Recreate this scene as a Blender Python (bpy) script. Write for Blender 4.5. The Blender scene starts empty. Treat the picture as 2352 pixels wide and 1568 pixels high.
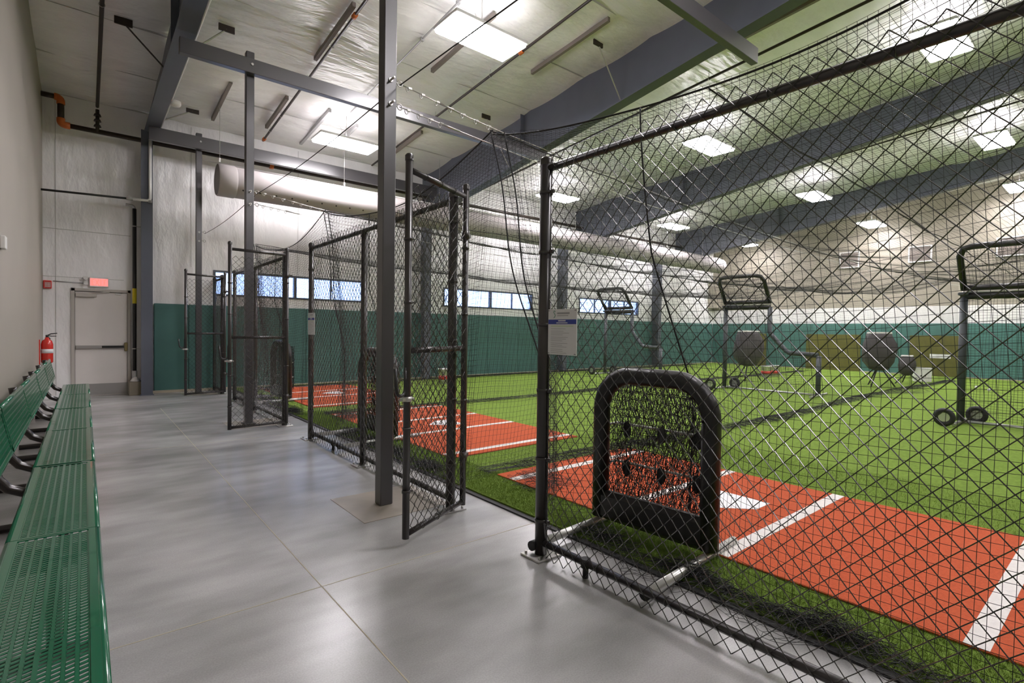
import bpy, math, random
import numpy as np
from mathutils import Matrix, Vector
random.seed(7); rng = np.random.default_rng(11)
SC = bpy.context.scene
COL = SC.collection
PI = math.pi

# ------------------------------------------------------------------ camera
cam_d = bpy.data.cameras.new('camera'); cam = bpy.data.objects.new('camera', cam_d); COL.objects.link(cam)
cam_d.sensor_fit = 'HORIZONTAL'; cam_d.sensor_width = 36.0; cam_d.lens = 36.0 * 1193.42 / 2352.0
cam_d.clip_start = 0.05; cam_d.clip_end = 200
RC = Matrix(((0.77253936, -0.63481318, 0.01397026), (0.00212821, 0.02459011, 0.99969535), (-0.63496332, -0.77227427, 0.02034784)))
cam.matrix_world = Matrix.Translation((0, 0, 1.38)) @ RC.transposed().to_4x4()
SC.camera = cam

# ------------------------------------------------------------------ world, exposure
W = bpy.data.worlds.new('sky'); SC.world = W; W.use_nodes = True
bg = W.node_tree.nodes['Background']; bg.inputs[0].default_value = (0.40, 0.55, 1.0, 1); bg.inputs[1].default_value = 4.0
vs = SC.view_settings; vs.view_transform = 'Standard'; vs.look = 'None'; vs.exposure = 0.20; vs.gamma = 1.0; vs.use_curve_mapping = False
LAMP = 74.0          # strength of the fluorescent diffusers
# lamp centres (x, y, z)
LIGHTS = [(4.45, 6.2, 5.6), (4.25, 10.75, 5.25), (10.9, 6.35, 5.6), (10.7, 11.0, 5.3), (10.75, 2.2, 6.15), (17.2, 6.5, 5.6),
          (16.9, 2.4, 6.1), (16.9, 11.2, 5.33), (21.6, 6.25, 5.33), (21.4, 10.75, 5.15), (21.7, 2.5, 5.9),
          (4.4, 1.7, 6.15), (4.4, -2.8, 6.5), (10.8, -2.3, 6.5), (17, -2.3, 6.5)]

# ------------------------------------------------------------------ materials
def mat(name, col, rough=0.5, metal=0.0, spec=0.5, bump=0.0, bscale=50.0, var=0.0, vscale=3.0, emit=None, estr=0.0, coat=0.0, stretch=None, bdist=.02):
    m = bpy.data.materials.new(name); m.use_nodes = True
    nt = m.node_tree; b = nt.nodes['Principled BSDF']
    b.inputs['Base Color'].default_value = (*col, 1); b.inputs['Roughness'].default_value = rough
    b.inputs['Metallic'].default_value = metal; b.inputs['Specular IOR Level'].default_value = spec
    b.inputs['Coat Weight'].default_value = coat
    if emit: b.inputs['Emission Color'].default_value = (*emit, 1); b.inputs['Emission Strength'].default_value = estr
    tc = None
    if bump or var:
        tc = nt.nodes.new('ShaderNodeTexCoord'); src = tc.outputs['Object']
        if stretch:
            mp = nt.nodes.new('ShaderNodeMapping'); mp.inputs['Scale'].default_value = stretch
            nt.links.new(src, mp.inputs[0]); src = mp.outputs[0]
    if var:
        n = nt.nodes.new('ShaderNodeTexNoise'); n.inputs['Scale'].default_value = vscale; n.inputs['Detail'].default_value = 5
        nt.links.new(src, n.inputs['Vector'])
        r = nt.nodes.new('ShaderNodeMapRange'); r.inputs[1].default_value = 0.3; r.inputs[2].default_value = 0.7
        r.inputs[3].default_value = 1 - var; r.inputs[4].default_value = 1 + var
        nt.links.new(n.outputs[0], r.inputs[0])
        mx = nt.nodes.new('ShaderNodeMix'); mx.data_type = 'RGBA'; mx.blend_type = 'MULTIPLY'; mx.inputs[0].default_value = 1
        mx.inputs[6].default_value = (*col, 1); nt.links.new(r.outputs[0], mx.inputs[7]); nt.links.new(mx.outputs[2], b.inputs['Base Color'])
    if bump:
        n = nt.nodes.new('ShaderNodeTexNoise'); n.inputs['Scale'].default_value = bscale; n.inputs['Detail'].default_value = 4
        nt.links.new(src, n.inputs['Vector'])
        bp = nt.nodes.new('ShaderNodeBump'); bp.inputs['Strength'].default_value = bump; bp.inputs['Distance'].default_value = bdist
        nt.links.new(n.outputs[0], bp.inputs['Height']); nt.links.new(bp.outputs[0], b.inputs['Normal'])
    return m

def floor_material():
    m = bpy.data.materials.new('polished_concrete'); m.use_nodes = True; nt = m.node_tree; b = nt.nodes['Principled BSDF']
    tc = nt.nodes.new('ShaderNodeTexCoord')
    def noise(scale, det, st=None):
        n = nt.nodes.new('ShaderNodeTexNoise'); n.inputs['Scale'].default_value = scale; n.inputs['Detail'].default_value = det
        if st:
            mp = nt.nodes.new('ShaderNodeMapping'); mp.inputs['Scale'].default_value = st
            nt.links.new(tc.outputs['Object'], mp.inputs[0]); nt.links.new(mp.outputs[0], n.inputs['Vector'])
        else: nt.links.new(tc.outputs['Object'], n.inputs['Vector'])
        return n
    a = noise(0.55, 3, (1, 1.5, 1)); c = noise(1.7, 3, (1, 2.2, 1)); d = noise(140, 2)
    base = (0.385, 0.378, 0.376, 1); prev = None
    for n, lo, hi in ((a, 0.72, 1.24), (c, 0.82, 1.16), (d, 0.92, 1.08)):
        q = nt.nodes.new('ShaderNodeMapRange'); q.interpolation_type = 'SMOOTHSTEP'
        q.inputs[1].default_value = 0.25; q.inputs[2].default_value = 0.75; q.inputs[3].default_value = lo; q.inputs[4].default_value = hi
        nt.links.new(n.outputs[0], q.inputs[0])
        mx = nt.nodes.new('ShaderNodeMix'); mx.data_type = 'RGBA'; mx.blend_type = 'MULTIPLY'; mx.inputs[0].default_value = 1
        if prev is None: mx.inputs[6].default_value = base
        else: nt.links.new(prev, mx.inputs[6])
        nt.links.new(q.outputs[0], mx.inputs[7]); prev = mx.outputs[2]
    nt.links.new(prev, b.inputs['Base Color'])
    b.inputs['Roughness'].default_value = 0.25
    b.inputs['Specular IOR Level'].default_value = 0.75
    w = noise(3, 2)
    bp = nt.nodes.new('ShaderNodeBump'); bp.inputs['Strength'].default_value = 0.06; bp.inputs['Distance'].default_value = 0.01
    nt.links.new(w.outputs[0], bp.inputs['Height'])
    return m

def pad_material():
    return mat('vinyl_pad', (0.066, 0.165, 0.148), 0.42, spec=0.4, var=0.12, vscale=1.3, bump=0.12, bscale=6)

M = dict(
    floor=floor_material(),
    patch=mat('patch_concrete', (0.33, 0.295, 0.25), 0.35, var=0.12, vscale=4),
    joint=mat('joint_filler', (0.42, 0.37, 0.28), 0.6),
    ceil=mat('white_vinyl_insulation', (0.84, 0.83, 0.82), 0.30, spec=0.6, var=0.05, vscale=1.1, bump=1.0, bscale=2.2, stretch=(.7, 2.6, 1), bdist=.06),
    seam=mat('insulation_tape', (0.50, 0.50, 0.48), 0.5),
    wallvinyl=mat('white_wall_insulation', (0.90, 0.89, 0.89), 0.30, spec=0.6, var=0.06, vscale=1.2, bump=1.0, bscale=2.0, stretch=(1.8, 1, 0.8), bdist=.05),
    beige=mat('beige_painted_wall', (0.36, 0.33, 0.28), 0.55, var=0.03, vscale=1),
    beigemetal=mat('beige_metal_siding', (0.31, 0.28, 0.225), 0.5),
    whitepanel=mat('white_wall_panel', (0.72, 0.70, 0.70), 0.5),
    pad=pad_material(),
    steel=mat('blue_grey_steel_paint', (0.105, 0.115, 0.145), 0.42, spec=0.4, var=0.05),
    darksteel=mat('charcoal_steel_paint', (0.055, 0.052, 0.056), 0.30, spec=0.9),
    fence=mat('black_fence_pipe', (0.032, 0.028, 0.027), 0.30, spec=0.6),
    wire=mat('black_vinyl_wire', (0.030, 0.028, 0.024), 0.25, spec=0.8),
    galv=mat('galvanised_steel', (0.50, 0.49, 0.47), 0.35, metal=0.7, var=0.1, vscale=12),
    alum=mat('brushed_silver_tube', (0.58, 0.58, 0.56), 0.32, metal=0.75),
    net=mat('black_netting_twine', (0.012, 0.012, 0.012), 0.7),
    rope=mat('black_rope', (0.014, 0.014, 0.015), 0.75, bump=0.3, bscale=120),
    foam=mat('black_padded_vinyl', (0.014, 0.013, 0.013), 0.38, spec=0.5, bump=0.35, bscale=14),
    navyfoam=mat('dark_slate_padded_vinyl', (0.045, 0.052, 0.06), 0.42, bump=0.3, bscale=12),
    rubber=mat('black_rubber', (0.015, 0.015, 0.015), 0.6),
    clay=mat('terracotta_turf', (0.50, 0.105, 0.045), 0.9, spec=0.1, var=0.10, vscale=60, bump=0.6, bscale=260),
    claypaint=mat('white_turf_line', (0.74, 0.71, 0.68), 0.85, spec=0.1, var=0.06, vscale=40, bump=0.5, bscale=260),
    turf=mat('green_artificial_turf', (0.205, 0.315, 0.05), 0.85, spec=0.12, var=0.16, vscale=28, bump=0.8, bscale=300),
    bench=mat('green_plastic_coating', (0.012, 0.125, 0.062), 0.2, spec=0.6, coat=0.3),
    benchleg=mat('brown_black_pipe', (0.018, 0.013, 0.012), 0.22, spec=0.6),
    brown=mat('dark_brown_pipe', (0.030, 0.020, 0.014), 0.45),
    orange=mat('orange_coupling', (0.55, 0.13, 0.02), 0.45),
    redpaint=mat('red_gloss_paint', (0.60, 0.03, 0.02), 0.25, coat=0.4),
    red=mat('red_plastic', (0.62, 0.05, 0.04), 0.4),
    greypipe=mat('light_grey_conduit', (0.42, 0.42, 0.42), 0.4, metal=0.3),
    white=mat('white_plastic', (0.75, 0.74, 0.72), 0.4),
    paper=mat('notice_board_white', (0.70, 0.70, 0.71), 0.4),
    ink=mat('grey_ink', (0.33, 0.33, 0.34), 0.6),
    navy=mat('navy_band', (0.03, 0.05, 0.30), 0.5),
    sage=mat('sage_logo', (0.25, 0.40, 0.33), 0.5),
    palegreen=mat('pale_green_ink', (0.55, 0.62, 0.45), 0.5),
    door=mat('off_white_door_paint', (0.74, 0.70, 0.67), 0.4, var=0.02),
    doorframe=mat('grey_beige_frame_paint', (0.50, 0.47, 0.43), 0.4),
    kick=mat('steel_kick_plate', (0.42, 0.41, 0.40), 0.35, metal=0.6),
    brass=mat('dull_brass', (0.33, 0.27, 0.13), 0.35, metal=0.7),
    black=mat('black_metal', (0.02, 0.02, 0.02), 0.35),
    duct=mat('off_white_fabric_duct', (0.45, 0.415, 0.41), 0.75, var=0.04, vscale=2),
    hole=mat('dark_hole', (0.02, 0.02, 0.02), 0.8),
    winframe=mat('dark_window_frame', (0.07, 0.085, 0.11), 0.4),
    olive=mat('olive_board', (0.10, 0.095, 0.012), 0.6, var=0.12, vscale=2.5),
    lamp=mat('lit_diffuser', (0.9, 0.9, 0.9), 0.5, emit=(1.0, 0.945, 0.985), estr=LAMP),
    uplamp=mat('lit_uplight', (0.9, 0.9, 0.9), 0.5, emit=(1.0, 0.945, 0.985), estr=LAMP*.09),
    lampbody=mat('white_lamp_housing', (0.8, 0.8, 0.8), 0.4),
    exitred=mat('lit_red_lettering', (0.8, 0.1, 0.1), 0.4, emit=(1.0, 0.10, 0.08), estr=2.2),
    exitface=mat('lit_exit_face', (0.85, 0.3, 0.3), 0.4, emit=(1.0, 0.22, 0.20), estr=0.9),
    cover=mat('charcoal_machine_cover', (0.06, 0.052, 0.055), 0.6, bump=0.6, bscale=6),
    louver=mat('brown_grey_louver', (0.20, 0.17, 0.15), 0.5),
    yellow=mat('yellow_tag', (0.75, 0.62, 0.03), 0.5),
    brownbox=mat('tan_metal_box', (0.22, 0.19, 0.14), 0.5),
    glass=None)
g = bpy.data.materials.new('window_glass'); g.use_nodes = True
gb = g.node_tree.nodes['Principled BSDF']; gb.inputs['Base Color'].default_value = (0.93, 0.96, 1, 1); gb.inputs['Roughness'].default_value = 0.02
gb.inputs['Transmission Weight'].default_value = 1.0; gb.inputs['IOR'].default_value = 1.02; M['glass'] = g

# striped metal siding: ribs in geometry are too fine, use a wave bump
nt = M['beigemetal'].node_tree; tc = nt.nodes.new('ShaderNodeTexCoord'); wv = nt.nodes.new('ShaderNodeTexWave')
wv.bands_direction = 'Y'; wv.inputs['Scale'].default_value = 1.2; bp = nt.nodes.new('ShaderNodeBump'); bp.inputs['Strength'].default_value = 0.3; bp.inputs['Distance'].default_value = 0.02
nt.links.new(tc.outputs['Object'], wv.inputs['Vector']); nt.links.new(wv.outputs['Fac'], bp.inputs['Height'])
nt.links.new(bp.outputs[0], nt.nodes['Principled BSDF'].inputs['Normal'])

# ------------------------------------------------------------------ mesh builder
class MB:
    def __init__(s): s.v = []; s.f = []; s.n = 0; s.sm = []; s.cuts = []
    def cut(s): s.cuts.append((len(s.v), len(s.f), s.n)); return s      # the next piece becomes an object of its own
    def add(s, V, F, smooth=False):
        V = np.asarray(V, dtype=np.float64).reshape(-1, 3); F = np.asarray(F, dtype=np.int64)
        s.v.append(V); s.f.append(F + s.n); s.sm.append(smooth); s.n += len(V); return s
    def box(s, x0, x1, y0, y1, z0, z1):
        V = [(x, y, z) for z in (z0, z1) for y in (y0, y1) for x in (x0, x1)]
        F = [(0, 2, 3, 1), (4, 5, 7, 6), (0, 1, 5, 4), (2, 6, 7, 3), (0, 4, 6, 2), (1, 3, 7, 5)]
        return s.add(V, F)
    def cbox(s, c, d): return s.box(c[0]-d[0]/2, c[0]+d[0]/2, c[1]-d[1]/2, c[1]+d[1]/2, c[2]-d[2]/2, c[2]+d[2]/2)
    def rbox(s, c, d, r):      # box with small chamfers
        hx, hy, hz = d[0]/2, d[1]/2, d[2]/2; V = []; idx = {}
        ring = []
        for (a, b) in ((1, 1), (-1, 1), (-1, -1), (1, -1)):
            ring += [(a*hx, b*(hy-r)), (a*(hx-r), b*hy)] if a*b > 0 else [(a*(hx-r), b*hy), (a*hx, b*(hy-r))]
        lv = [(-hz, r), (-hz+r, 0), (hz-r, 0), (hz, r)]
        for z, ins in lv:
            for (x, y) in ring:
                sx = (hx-ins)/hx; sy = (hy-ins)/hy; V.append((c[0]+x*sx, c[1]+y*sy, c[2]+z))
        F = []
        for k in range(3):
            for i in range(8): F.append((k*8+i, k*8+(i+1) % 8, (k+1)*8+(i+1) % 8, (k+1)*8+i))
        s.add(V, F); n0 = s.n-len(V)
        s.f.append(np.array([list(range(7, -1, -1))])+n0); s.sm.append(False)
        s.f.append(np.array([list(range(24, 32))])+n0); s.sm.append(False)
        return s
    def tube(s, P, r, n=8, caps=True, closed=False, up=None):
        P = np.asarray(P, float); m = len(P)
        r = np.broadcast_to(np.asarray(r, float), (m,))
        if closed: T = np.roll(P, -1, 0)-np.roll(P, 1, 0)
        else:
            T = np.empty_like(P); T[1:-1] = P[2:]-P[:-2]; T[0] = P[1]-P[0]; T[-1] = P[-1]-P[-2]
        T /= np.linalg.norm(T, axis=1)[:, None]+1e-12
        # parallel transport
        u = np.array([0, 0, 1.]) if abs(T[0][2]) < .9 else np.array([1., 0, 0])
        if up is not None: u = np.array(up, float)
        N = np.empty_like(P); a = u-T[0]*(u@T[0]); N[0] = a/np.linalg.norm(a)
        for i in range(1, m):
            a = N[i-1]-T[i]*(N[i-1]@T[i]); N[i] = a/(np.linalg.norm(a)+1e-12)
        B = np.cross(T, N); th = np.arange(n)*2*PI/n
        V = P[:, None]+r[:, None, None]*(np.cos(th)[None, :, None]*N[:, None]+np.sin(th)[None, :, None]*B[:, None])
        mm = m if closed else m-1
        i = np.arange(mm)[:, None]; j = np.arange(n)[None]; i2 = (i+1) % m; j2 = (j+1) % n
        F = np.stack([i*n+j, i*n+j2, i2*n+j2, i2*n+j], -1).reshape(-1, 4)
        s.add(V.reshape(-1, 3), F, n > 4)
        if caps and not closed:
            b0 = s.n-m*n
            s.f.append(np.array([list(range(n-1, -1, -1))])+b0); s.sm.append(False)
            s.f.append(np.array([list(range((m-1)*n, m*n))])+b0); s.sm.append(False)
        return s
    def cyl(s, p0, p1, r, n=12, r2=None): return s.tube([p0, p1], [r, r if r2 is None else r2], n)
    def sphere(s, c, r, n=12, sc=(1, 1, 1)):
        k = max(4, n//2); V = []; F = []
        for i in range(k+1):
            a = PI*i/k
            for j in range(n):
                b = 2*PI*j/n; V.append((c[0]+r*sc[0]*math.sin(a)*math.cos(b), c[1]+r*sc[1]*math.sin(a)*math.sin(b), c[2]+r*sc[2]*math.cos(a)))
        for i in range(k):
            for j in range(n): F.append((i*n+j, (i+1)*n+j, (i+1)*n+(j+1) % n, i*n+(j+1) % n))
        return s.add(V, F, True)
    def lathe(s, prof, c=(0, 0, 0), n=20):
        V = [(c[0]+r*math.cos(2*PI*j/n), c[1]+r*math.sin(2*PI*j/n), c[2]+z) for r, z in prof for j in range(n)]
        F = [(i*n+j, i*n+(j+1) % n, (i+1)*n+(j+1) % n, (i+1)*n+j) for i in range(len(prof)-1) for j in range(n)]
        return s.add(V, F, True)
    def torus(s, c, R, r, axis='z', n=20, k=8, sc=1.0):
        P = []
        for i in range(n):
            a = 2*PI*i/n; x, y = R*math.cos(a), R*math.sin(a)*sc
            P.append({'z': (x, y, 0), 'x': (0, x, y), 'y': (x, 0, y)}[axis])
        return s.tube(np.array(P)+np.array(c), r, k, closed=True)
    def prism(s, pts, z0, z1):     # horizontal polygon extruded in z
        n = len(pts); V = [(x, y, z0) for x, y in pts]+[(x, y, z1) for x, y in pts]
        s.add(V, [(i, (i+1) % n, n+(i+1) % n, n+i) for i in range(n)]); b = s.n-2*n
        s.f.append(np.array([list(range(n-1, -1, -1))])+b); s.sm.append(False)
        s.f.append(np.array([list(range(n, 2*n))])+b); s.sm.append(False); return s
    def strands(s, P, r, n=3):     # many simple paths at once: P (paths, samples, 3)
        P = np.asarray(P, float); k, m, _ = P.shape
        T = np.gradient(P, axis=1); T /= np.linalg.norm(T, axis=2, keepdims=True)+1e-12
        ref = np.array([0.31, 0.17, 0.93]) if np.abs(T[..., 2]).mean() < .7 else np.array([0.8, 0.6, 0.02])
        N = np.cross(T, ref); N /= np.linalg.norm(N, axis=2, keepdims=True)+1e-12; B = np.cross(T, N)
        th = np.arange(n)*2*PI/n
        V = P[:, :, None]+r*(np.cos(th)[None, None, :, None]*N[:, :, None]+np.sin(th)[None, None, :, None]*B[:, :, None])
        a = np.arange(k)[:, None, None]*m*n; i = np.arange(m-1)[None, :, None]; j = np.arange(n)[None, None]; j2 = (j+1) % n
        F = np.stack([a+i*n+j, a+i*n+j2, a+(i+1)*n+j2, a+(i+1)*n+j], -1).reshape(-1, 4)
        return s.add(V.reshape(-1, 3), F, False)
    def mesh(s, name, m):
        me = bpy.data.meshes.new(name)
        V = np.concatenate(s.v); lt = []; li = []; sm = []
        for F, q in zip(s.f, s.sm):
            lt.append(np.full(len(F), F.shape[1])); li.append(F.reshape(-1)); sm.append(np.full(len(F), q))
        lt = np.concatenate(lt); li = np.concatenate(li); sm = np.concatenate(sm)
        me.vertices.add(len(V)); me.vertices.foreach_set('co', V.reshape(-1))
        me.loops.add(len(li)); me.loops.foreach_set('vertex_index', li.astype(np.int32))
        me.polygons.add(len(lt)); ls = np.concatenate([[0], np.cumsum(lt)[:-1]])
        me.polygons.foreach_set('loop_start', ls.astype(np.int32)); me.polygons.foreach_set('loop_total', lt.astype(np.int32))
        me.polygons.foreach_set('use_smooth', sm)
        me.update(calc_edges=True); me.validate()
        for q in (m if isinstance(m, (list, tuple)) else [m]): me.materials.append(q)
        return me
    def build(s, name, m, parent=None, loc=(0, 0, 0), rot=(0, 0, 0)):
        if not s.v: return None
        if s.cuts:
            o = None; ends = s.cuts+[(len(s.v), len(s.f), s.n)]; a = (0, 0, 0)
            for e in ends:
                if e[0] > a[0]:
                    q = MB(); q.v = s.v[a[0]:e[0]]; q.f = [F-a[2] for F in s.f[a[1]:e[1]]]; q.sm = s.sm[a[1]:e[1]]; q.n = e[2]-a[2]
                    o = q.build(name, m, parent, loc, rot)
                a = e
            return o
        o = bpy.data.objects.new(name, s.mesh(name, m)); COL.objects.link(o)
        o.location = loc; o.rotation_euler = rot
        if parent: o.parent = parent
        return o

def tag(o, label=None, cat=None, group=None, kind=None):
    if label: o['label'] = label
    if cat: o['category'] = cat
    if group: o['group'] = group
    if kind: o['kind'] = kind
    return o
def thing(name, label, cat, loc=(0, 0, 0), rz=0.0, group=None, kind=None):
    o = bpy.data.objects.new(name, None); COL.objects.link(o); o.empty_display_size = .2
    o.location = loc; o.rotation_euler = (0, 0, rz)
    return tag(o, label, cat, group, kind)
def struct(o): o['kind'] = 'structure'; return o
def dup(root, loc=None, rz=None, label=None, group=None):
    r = root.copy(); COL.objects.link(r)
    if loc is not None: r.location = loc
    if rz is not None: r.rotation_euler = (0, 0, rz)
    if label: r['label'] = label
    if group: r['group'] = group
    for ch in list(root.children):
        c = ch.copy(); COL.objects.link(c); c.parent = r
        for g2 in list(ch.children):
            d = g2.copy(); COL.objects.link(d); d.parent = c
    return r
def arc(c, r, a0, a1, n, plane='xz'):
    out = []
    for i in range(n+1):
        a = a0+(a1-a0)*i/n; x, y = r*math.cos(a), r*math.sin(a)
        out.append({'xz': (c[0]+x, c[1], c[2]+y), 'yz': (c[0], c[1]+x, c[2]+y), 'xy': (c[0]+x, c[1]+y, c[2])}[plane])
    return out

# ================================================================== SETTING
XL, XR, YF, YN = -0.60, 22.85, 12.95, -8.0
def zc(y): return 5.675+0.0864*(12.95-y)
UNDER = .003
b = MB().box(XL-.2, XR+.2, YN-.2, YF+.2, -.2, 0)
floor = struct(b.build('floor', M['floor']))
# isolation patches round the posts and saw joints, cut into the slab
for cx_, cy_ in ((1.85, 3.80), (1.85, 8.10), (1.85, 12.35)):
    b = MB().box(cx_-.32, cx_+.38, cy_-.32, min(cy_+.34, 12.9), 0, .0012); b.build('concrete_patch', M['patch'], floor)
    b = MB()
    for p, q in (((cx_-.32, cy_-.32), (cx_+.38, cy_-.32)), ((cx_-.32, cy_-.32), (cx_-.32, min(cy_+.34, 12.9))), ((cx_+.38, cy_-.32), (cx_+.38, min(cy_+.34, 12.9)))):
        b.box(min(p[0], q[0])-.002, max(p[0], q[0])+.002, min(p[1], q[1])-.002, max(p[1], q[1])+.002, 0, .0018)
    b.build('patch_joint', M['brownbox'], floor)
b = MB(); b.box(.973, .979, -2, 10.45, 0, .0010)
for y in (2.76, 7.03, 11.3, -1.5): b.box(XL, 2.5, y-.003, y+.003, 0, .0010)
b.build('saw_joint', M['joint'], floor)

# ceiling: vinyl faced insulation sagging between purlins
nx, ny = 120, 340
X = np.linspace(XL-.1, XR+.1, nx); Y = np.linspace(YN-.1, YF+.1, ny); XX, YY = np.meshgrid(X, Y, indexing='ij')
ZZ = zc(YY)-0.055*np.abs(np.sin(PI*(YY-12.95)/1.52))**0.7
ph = rng.uniform(0, 6.28, 12)
for k in range(12): ZZ += .006*np.sin(XX*rng.uniform(.8, 5)+YY*rng.uniform(-3, 3)+ph[k])
Zt = zc(YY)+.3
V = np.concatenate([np.stack([XX, YY, ZZ], -1).reshape(-1, 3)])
i = np.arange(nx-1)[:, None]; j = np.arange(ny-1)[None]
F = np.stack([i*ny+j, i*ny+j+1, (i+1)*ny+j+1, (i+1)*ny+j], -1).reshape(-1, 4)
b = MB().add(V, F, True)
c4 = [(XL-.1, YN-.1), (XR+.1, YN-.1), (XR+.1, YF+.1), (XL-.1, YF+.1)]
b.add([(x, y, zc(y)+z) for z in (.12, .3) for x, y in c4], [(0, 1, 2, 3), (7, 6, 5, 4), (0, 4, 5, 1), (1, 5, 6, 2), (2, 6, 7, 3), (3, 7, 4, 0)])
ceiling = struct(b.build('ceiling', M['ceil']))
b = MB()
for k in range(14):
    y = 12.95-1.52*k
    if y < YN: break
    b.box(XL, XR, y-.003, y+.003, zc(y)-.010, zc(y)+.02)
b.build('purlin_seam', M['seam'], ceiling)

# walls
b = MB().box(XL-.2, XL, YN-.2, YF+.2, 0, 7.6); struct(b.build('wall_left', M['beige']))
b = MB().box(XL-.2, XR+.2, YN-.2, YN, 0, 7.6); struct(b.build('wall_near', M['beigemetal']))
b = MB().box(XR, XR+.2, YN-.2, YF+.2, 2.45, 7.6); wr = struct(b.build('wall_right', M['beigemetal']))
MB().box(XR-.02, XR+.2, YN-.2, YF+.2, 0, 2.45).build('lower_panel', M['whitepanel'], wr)
WINS = [(2.17, 5.62), (8.03, 11.5), (13.74, 17.2)]; WZ0, WZ1 = 2.06, 2.62
DX0, DX1, DZ = -.20, .71, 2.08
def far_wall():
    b = MB(); y0, y1 = YF, YF+.22
    b.box(XL, DX0, y0, y1, 0, WZ0); b.box(DX0, DX1, y0, y1, DZ, WZ1); b.box(XL, DX0, y0, y1, WZ0, WZ1)
    b.box(DX1, XR, y0, y1, 0, WZ0); b.box(XL, XR, y0, y1, WZ1, 6.2)
    xs = [DX1]+[v for w in WINS for v in w]+[XR]
    for k in range(0, len(xs), 2): b.box(xs[k], xs[k+1], y0, y1, WZ0, WZ1)
    return b
wf = struct(far_wall().build('wall_far', M['wallvinyl']))
b = MB()          # taped seams of the wall insulation
for x in (-.42, 1.75, 3.95, 6.1, 8.2, 10.3): b.box(x-.004, x+.004, YF-.006, YF, 2.65 if x > 1 else (0.05 if x < 0 else 2.2), 5.6)
for z in (3.17,): b.box(XL, DX1, YF-.006, YF, z-.005, z+.005)
for z in (2.28,): b.box(XL, .6, YF-.006, YF, z-.004, z+.004)
b.build('wall_seam', M['seam'], wf)
for n_, (x0, x1) in enumerate(WINS):
    w = struct(thing('window_%d' % (n_+1), None, None, ((x0+x1)/2, YF, WZ0))); hw = (x1-x0)/2; h = WZ1-WZ0
    b = MB(); t = .045
    b.box(-hw, hw, -.02, .08, 0, t); b.box(-hw, hw, -.02, .08, h-t, h); b.box(-hw, -hw+t, -.02, .08, t, h-t); b.box(hw-t, hw, -.02, .08, t, h-t)
    b.box(-t*.7, t*.7, -.02, .08, t, h-t)
    for q in (-.5, .5): b.box(q*hw-.012, q*hw+.012, .0, .06, t, h-t)
    b.build('window_frame', M['winframe'], w)
    MB().box(-hw+t, -t*.7, .03, .036, t, h-t).build('pane', M['glass'], w)
    MB().box(t*.7, hw-t, .03, .036, t, h-t).build('pane', M['glass'], w)

# door
d = struct(thing('door_1', None, None, ((DX0+DX1)/2, YF, 0))); hw = (DX1-DX0)/2
b = MB(); b.box(-hw, -hw+.05, -.03, .12, 0, DZ); b.box(hw-.05, hw, -.03, .12, 0, DZ); b.box(-hw, hw, -.03, .12, DZ-.05, DZ)
b.build('door_frame', M['doorframe'], d)
MB().box(-hw, hw, -.03, .20, 0, .008).build('added_threshold', M['kick'], d)  # strip added to block daylight leaking in under the leaf
lf = MB().rbox((0, .03, 1.0190), (2*hw-.1005, .045, 2.021), .001).build('door_leaf', M['door'], d)
MB().box(-hw+.056, hw-.056, .0, .0075, .02, .24).build('kick_plate', M['kick'], d)
b = MB().box(-hw+.07, 0, -.045, .005, .93, .985); b.build('push_bar', M['kick'], d)
MB().box(0, hw-.11, -.055, .005, .935, .98).build('push_bar', M['black'], d)
MB().rbox((hw-.075, -.02, .955), (.055, .06, .17), .01).build('latch_box', M['brass'], d)
MB().rbox((-hw+.22, -.03, 1.955), (.32, .055, .07), .008).cyl((-hw+.3, -.04, 1.99), (.12, -.04, 2.03), .01, 8).build('door_closer', M['doorframe'], d)
MB().rbox((hw-.2, -.015, 2.0), (.10, .03, .025), .004).build('door_contact', M['white'], d)
b = MB().box(-hw+.045, -hw+.055, -.003, .0, .01, DZ-.05).box(hw-.055, hw-.048, -.003, .0, .01, DZ-.05).box(-hw+.045, hw-.045, -.003, .0, DZ-.058, DZ-.05)
b.build('weather_strip', M['black'], d)

# wall pads (each 61 cm wide, 183 cm high)
pb = MB().rbox((0, 0, .93), (.604, .05, 1.83), .012)
pad0 = pb.build('wall_pad', M['pad']); px = 1.09; k = 0
bounds = []
while px < XR-.1:
    w_ = .61; bounds.append(px); px += w_
for k, x in enumerate(bounds):
    sx_ = 1.0
    if x+.61 > XR-.08: sx_ = (XR-.08-x)/.61
    if sx_ < .1: break
    o = pad0 if k == 0 else pad0.copy()
    if k: COL.objects.link(o)
    o.location = (x+.305*sx_, YF-.028, 0); o.scale.x = sx_
    tag(o, 'teal green vinyl pad in the row along the far wall under the windows', 'wall pad', 'green wall pads on the far wall')
pm = MB().rbox((0, 0, .93), (.05, .604, 1.83), .012).mesh('wall_pad', M['pad'])
for k in range(22):
    o = bpy.data.objects.new('wall_pad', pm); COL.objects.link(o); o.location = (XR-.048, YF-.06-.305-.61*k, 0)
    tag(o, 'teal green vinyl pad in the row along the right wall below the white panel', 'wall pad', 'green wall pads on the right wall')
struct(MB().box(1.05, XR-.08, YF-.085, YF-.056, 0, .05).build('baseboard_far', M['joint']))
struct(MB().box(XR-.11, XR-.075, YN, YF-.09, 0, .05).build('baseboard_right', M['joint']))

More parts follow.
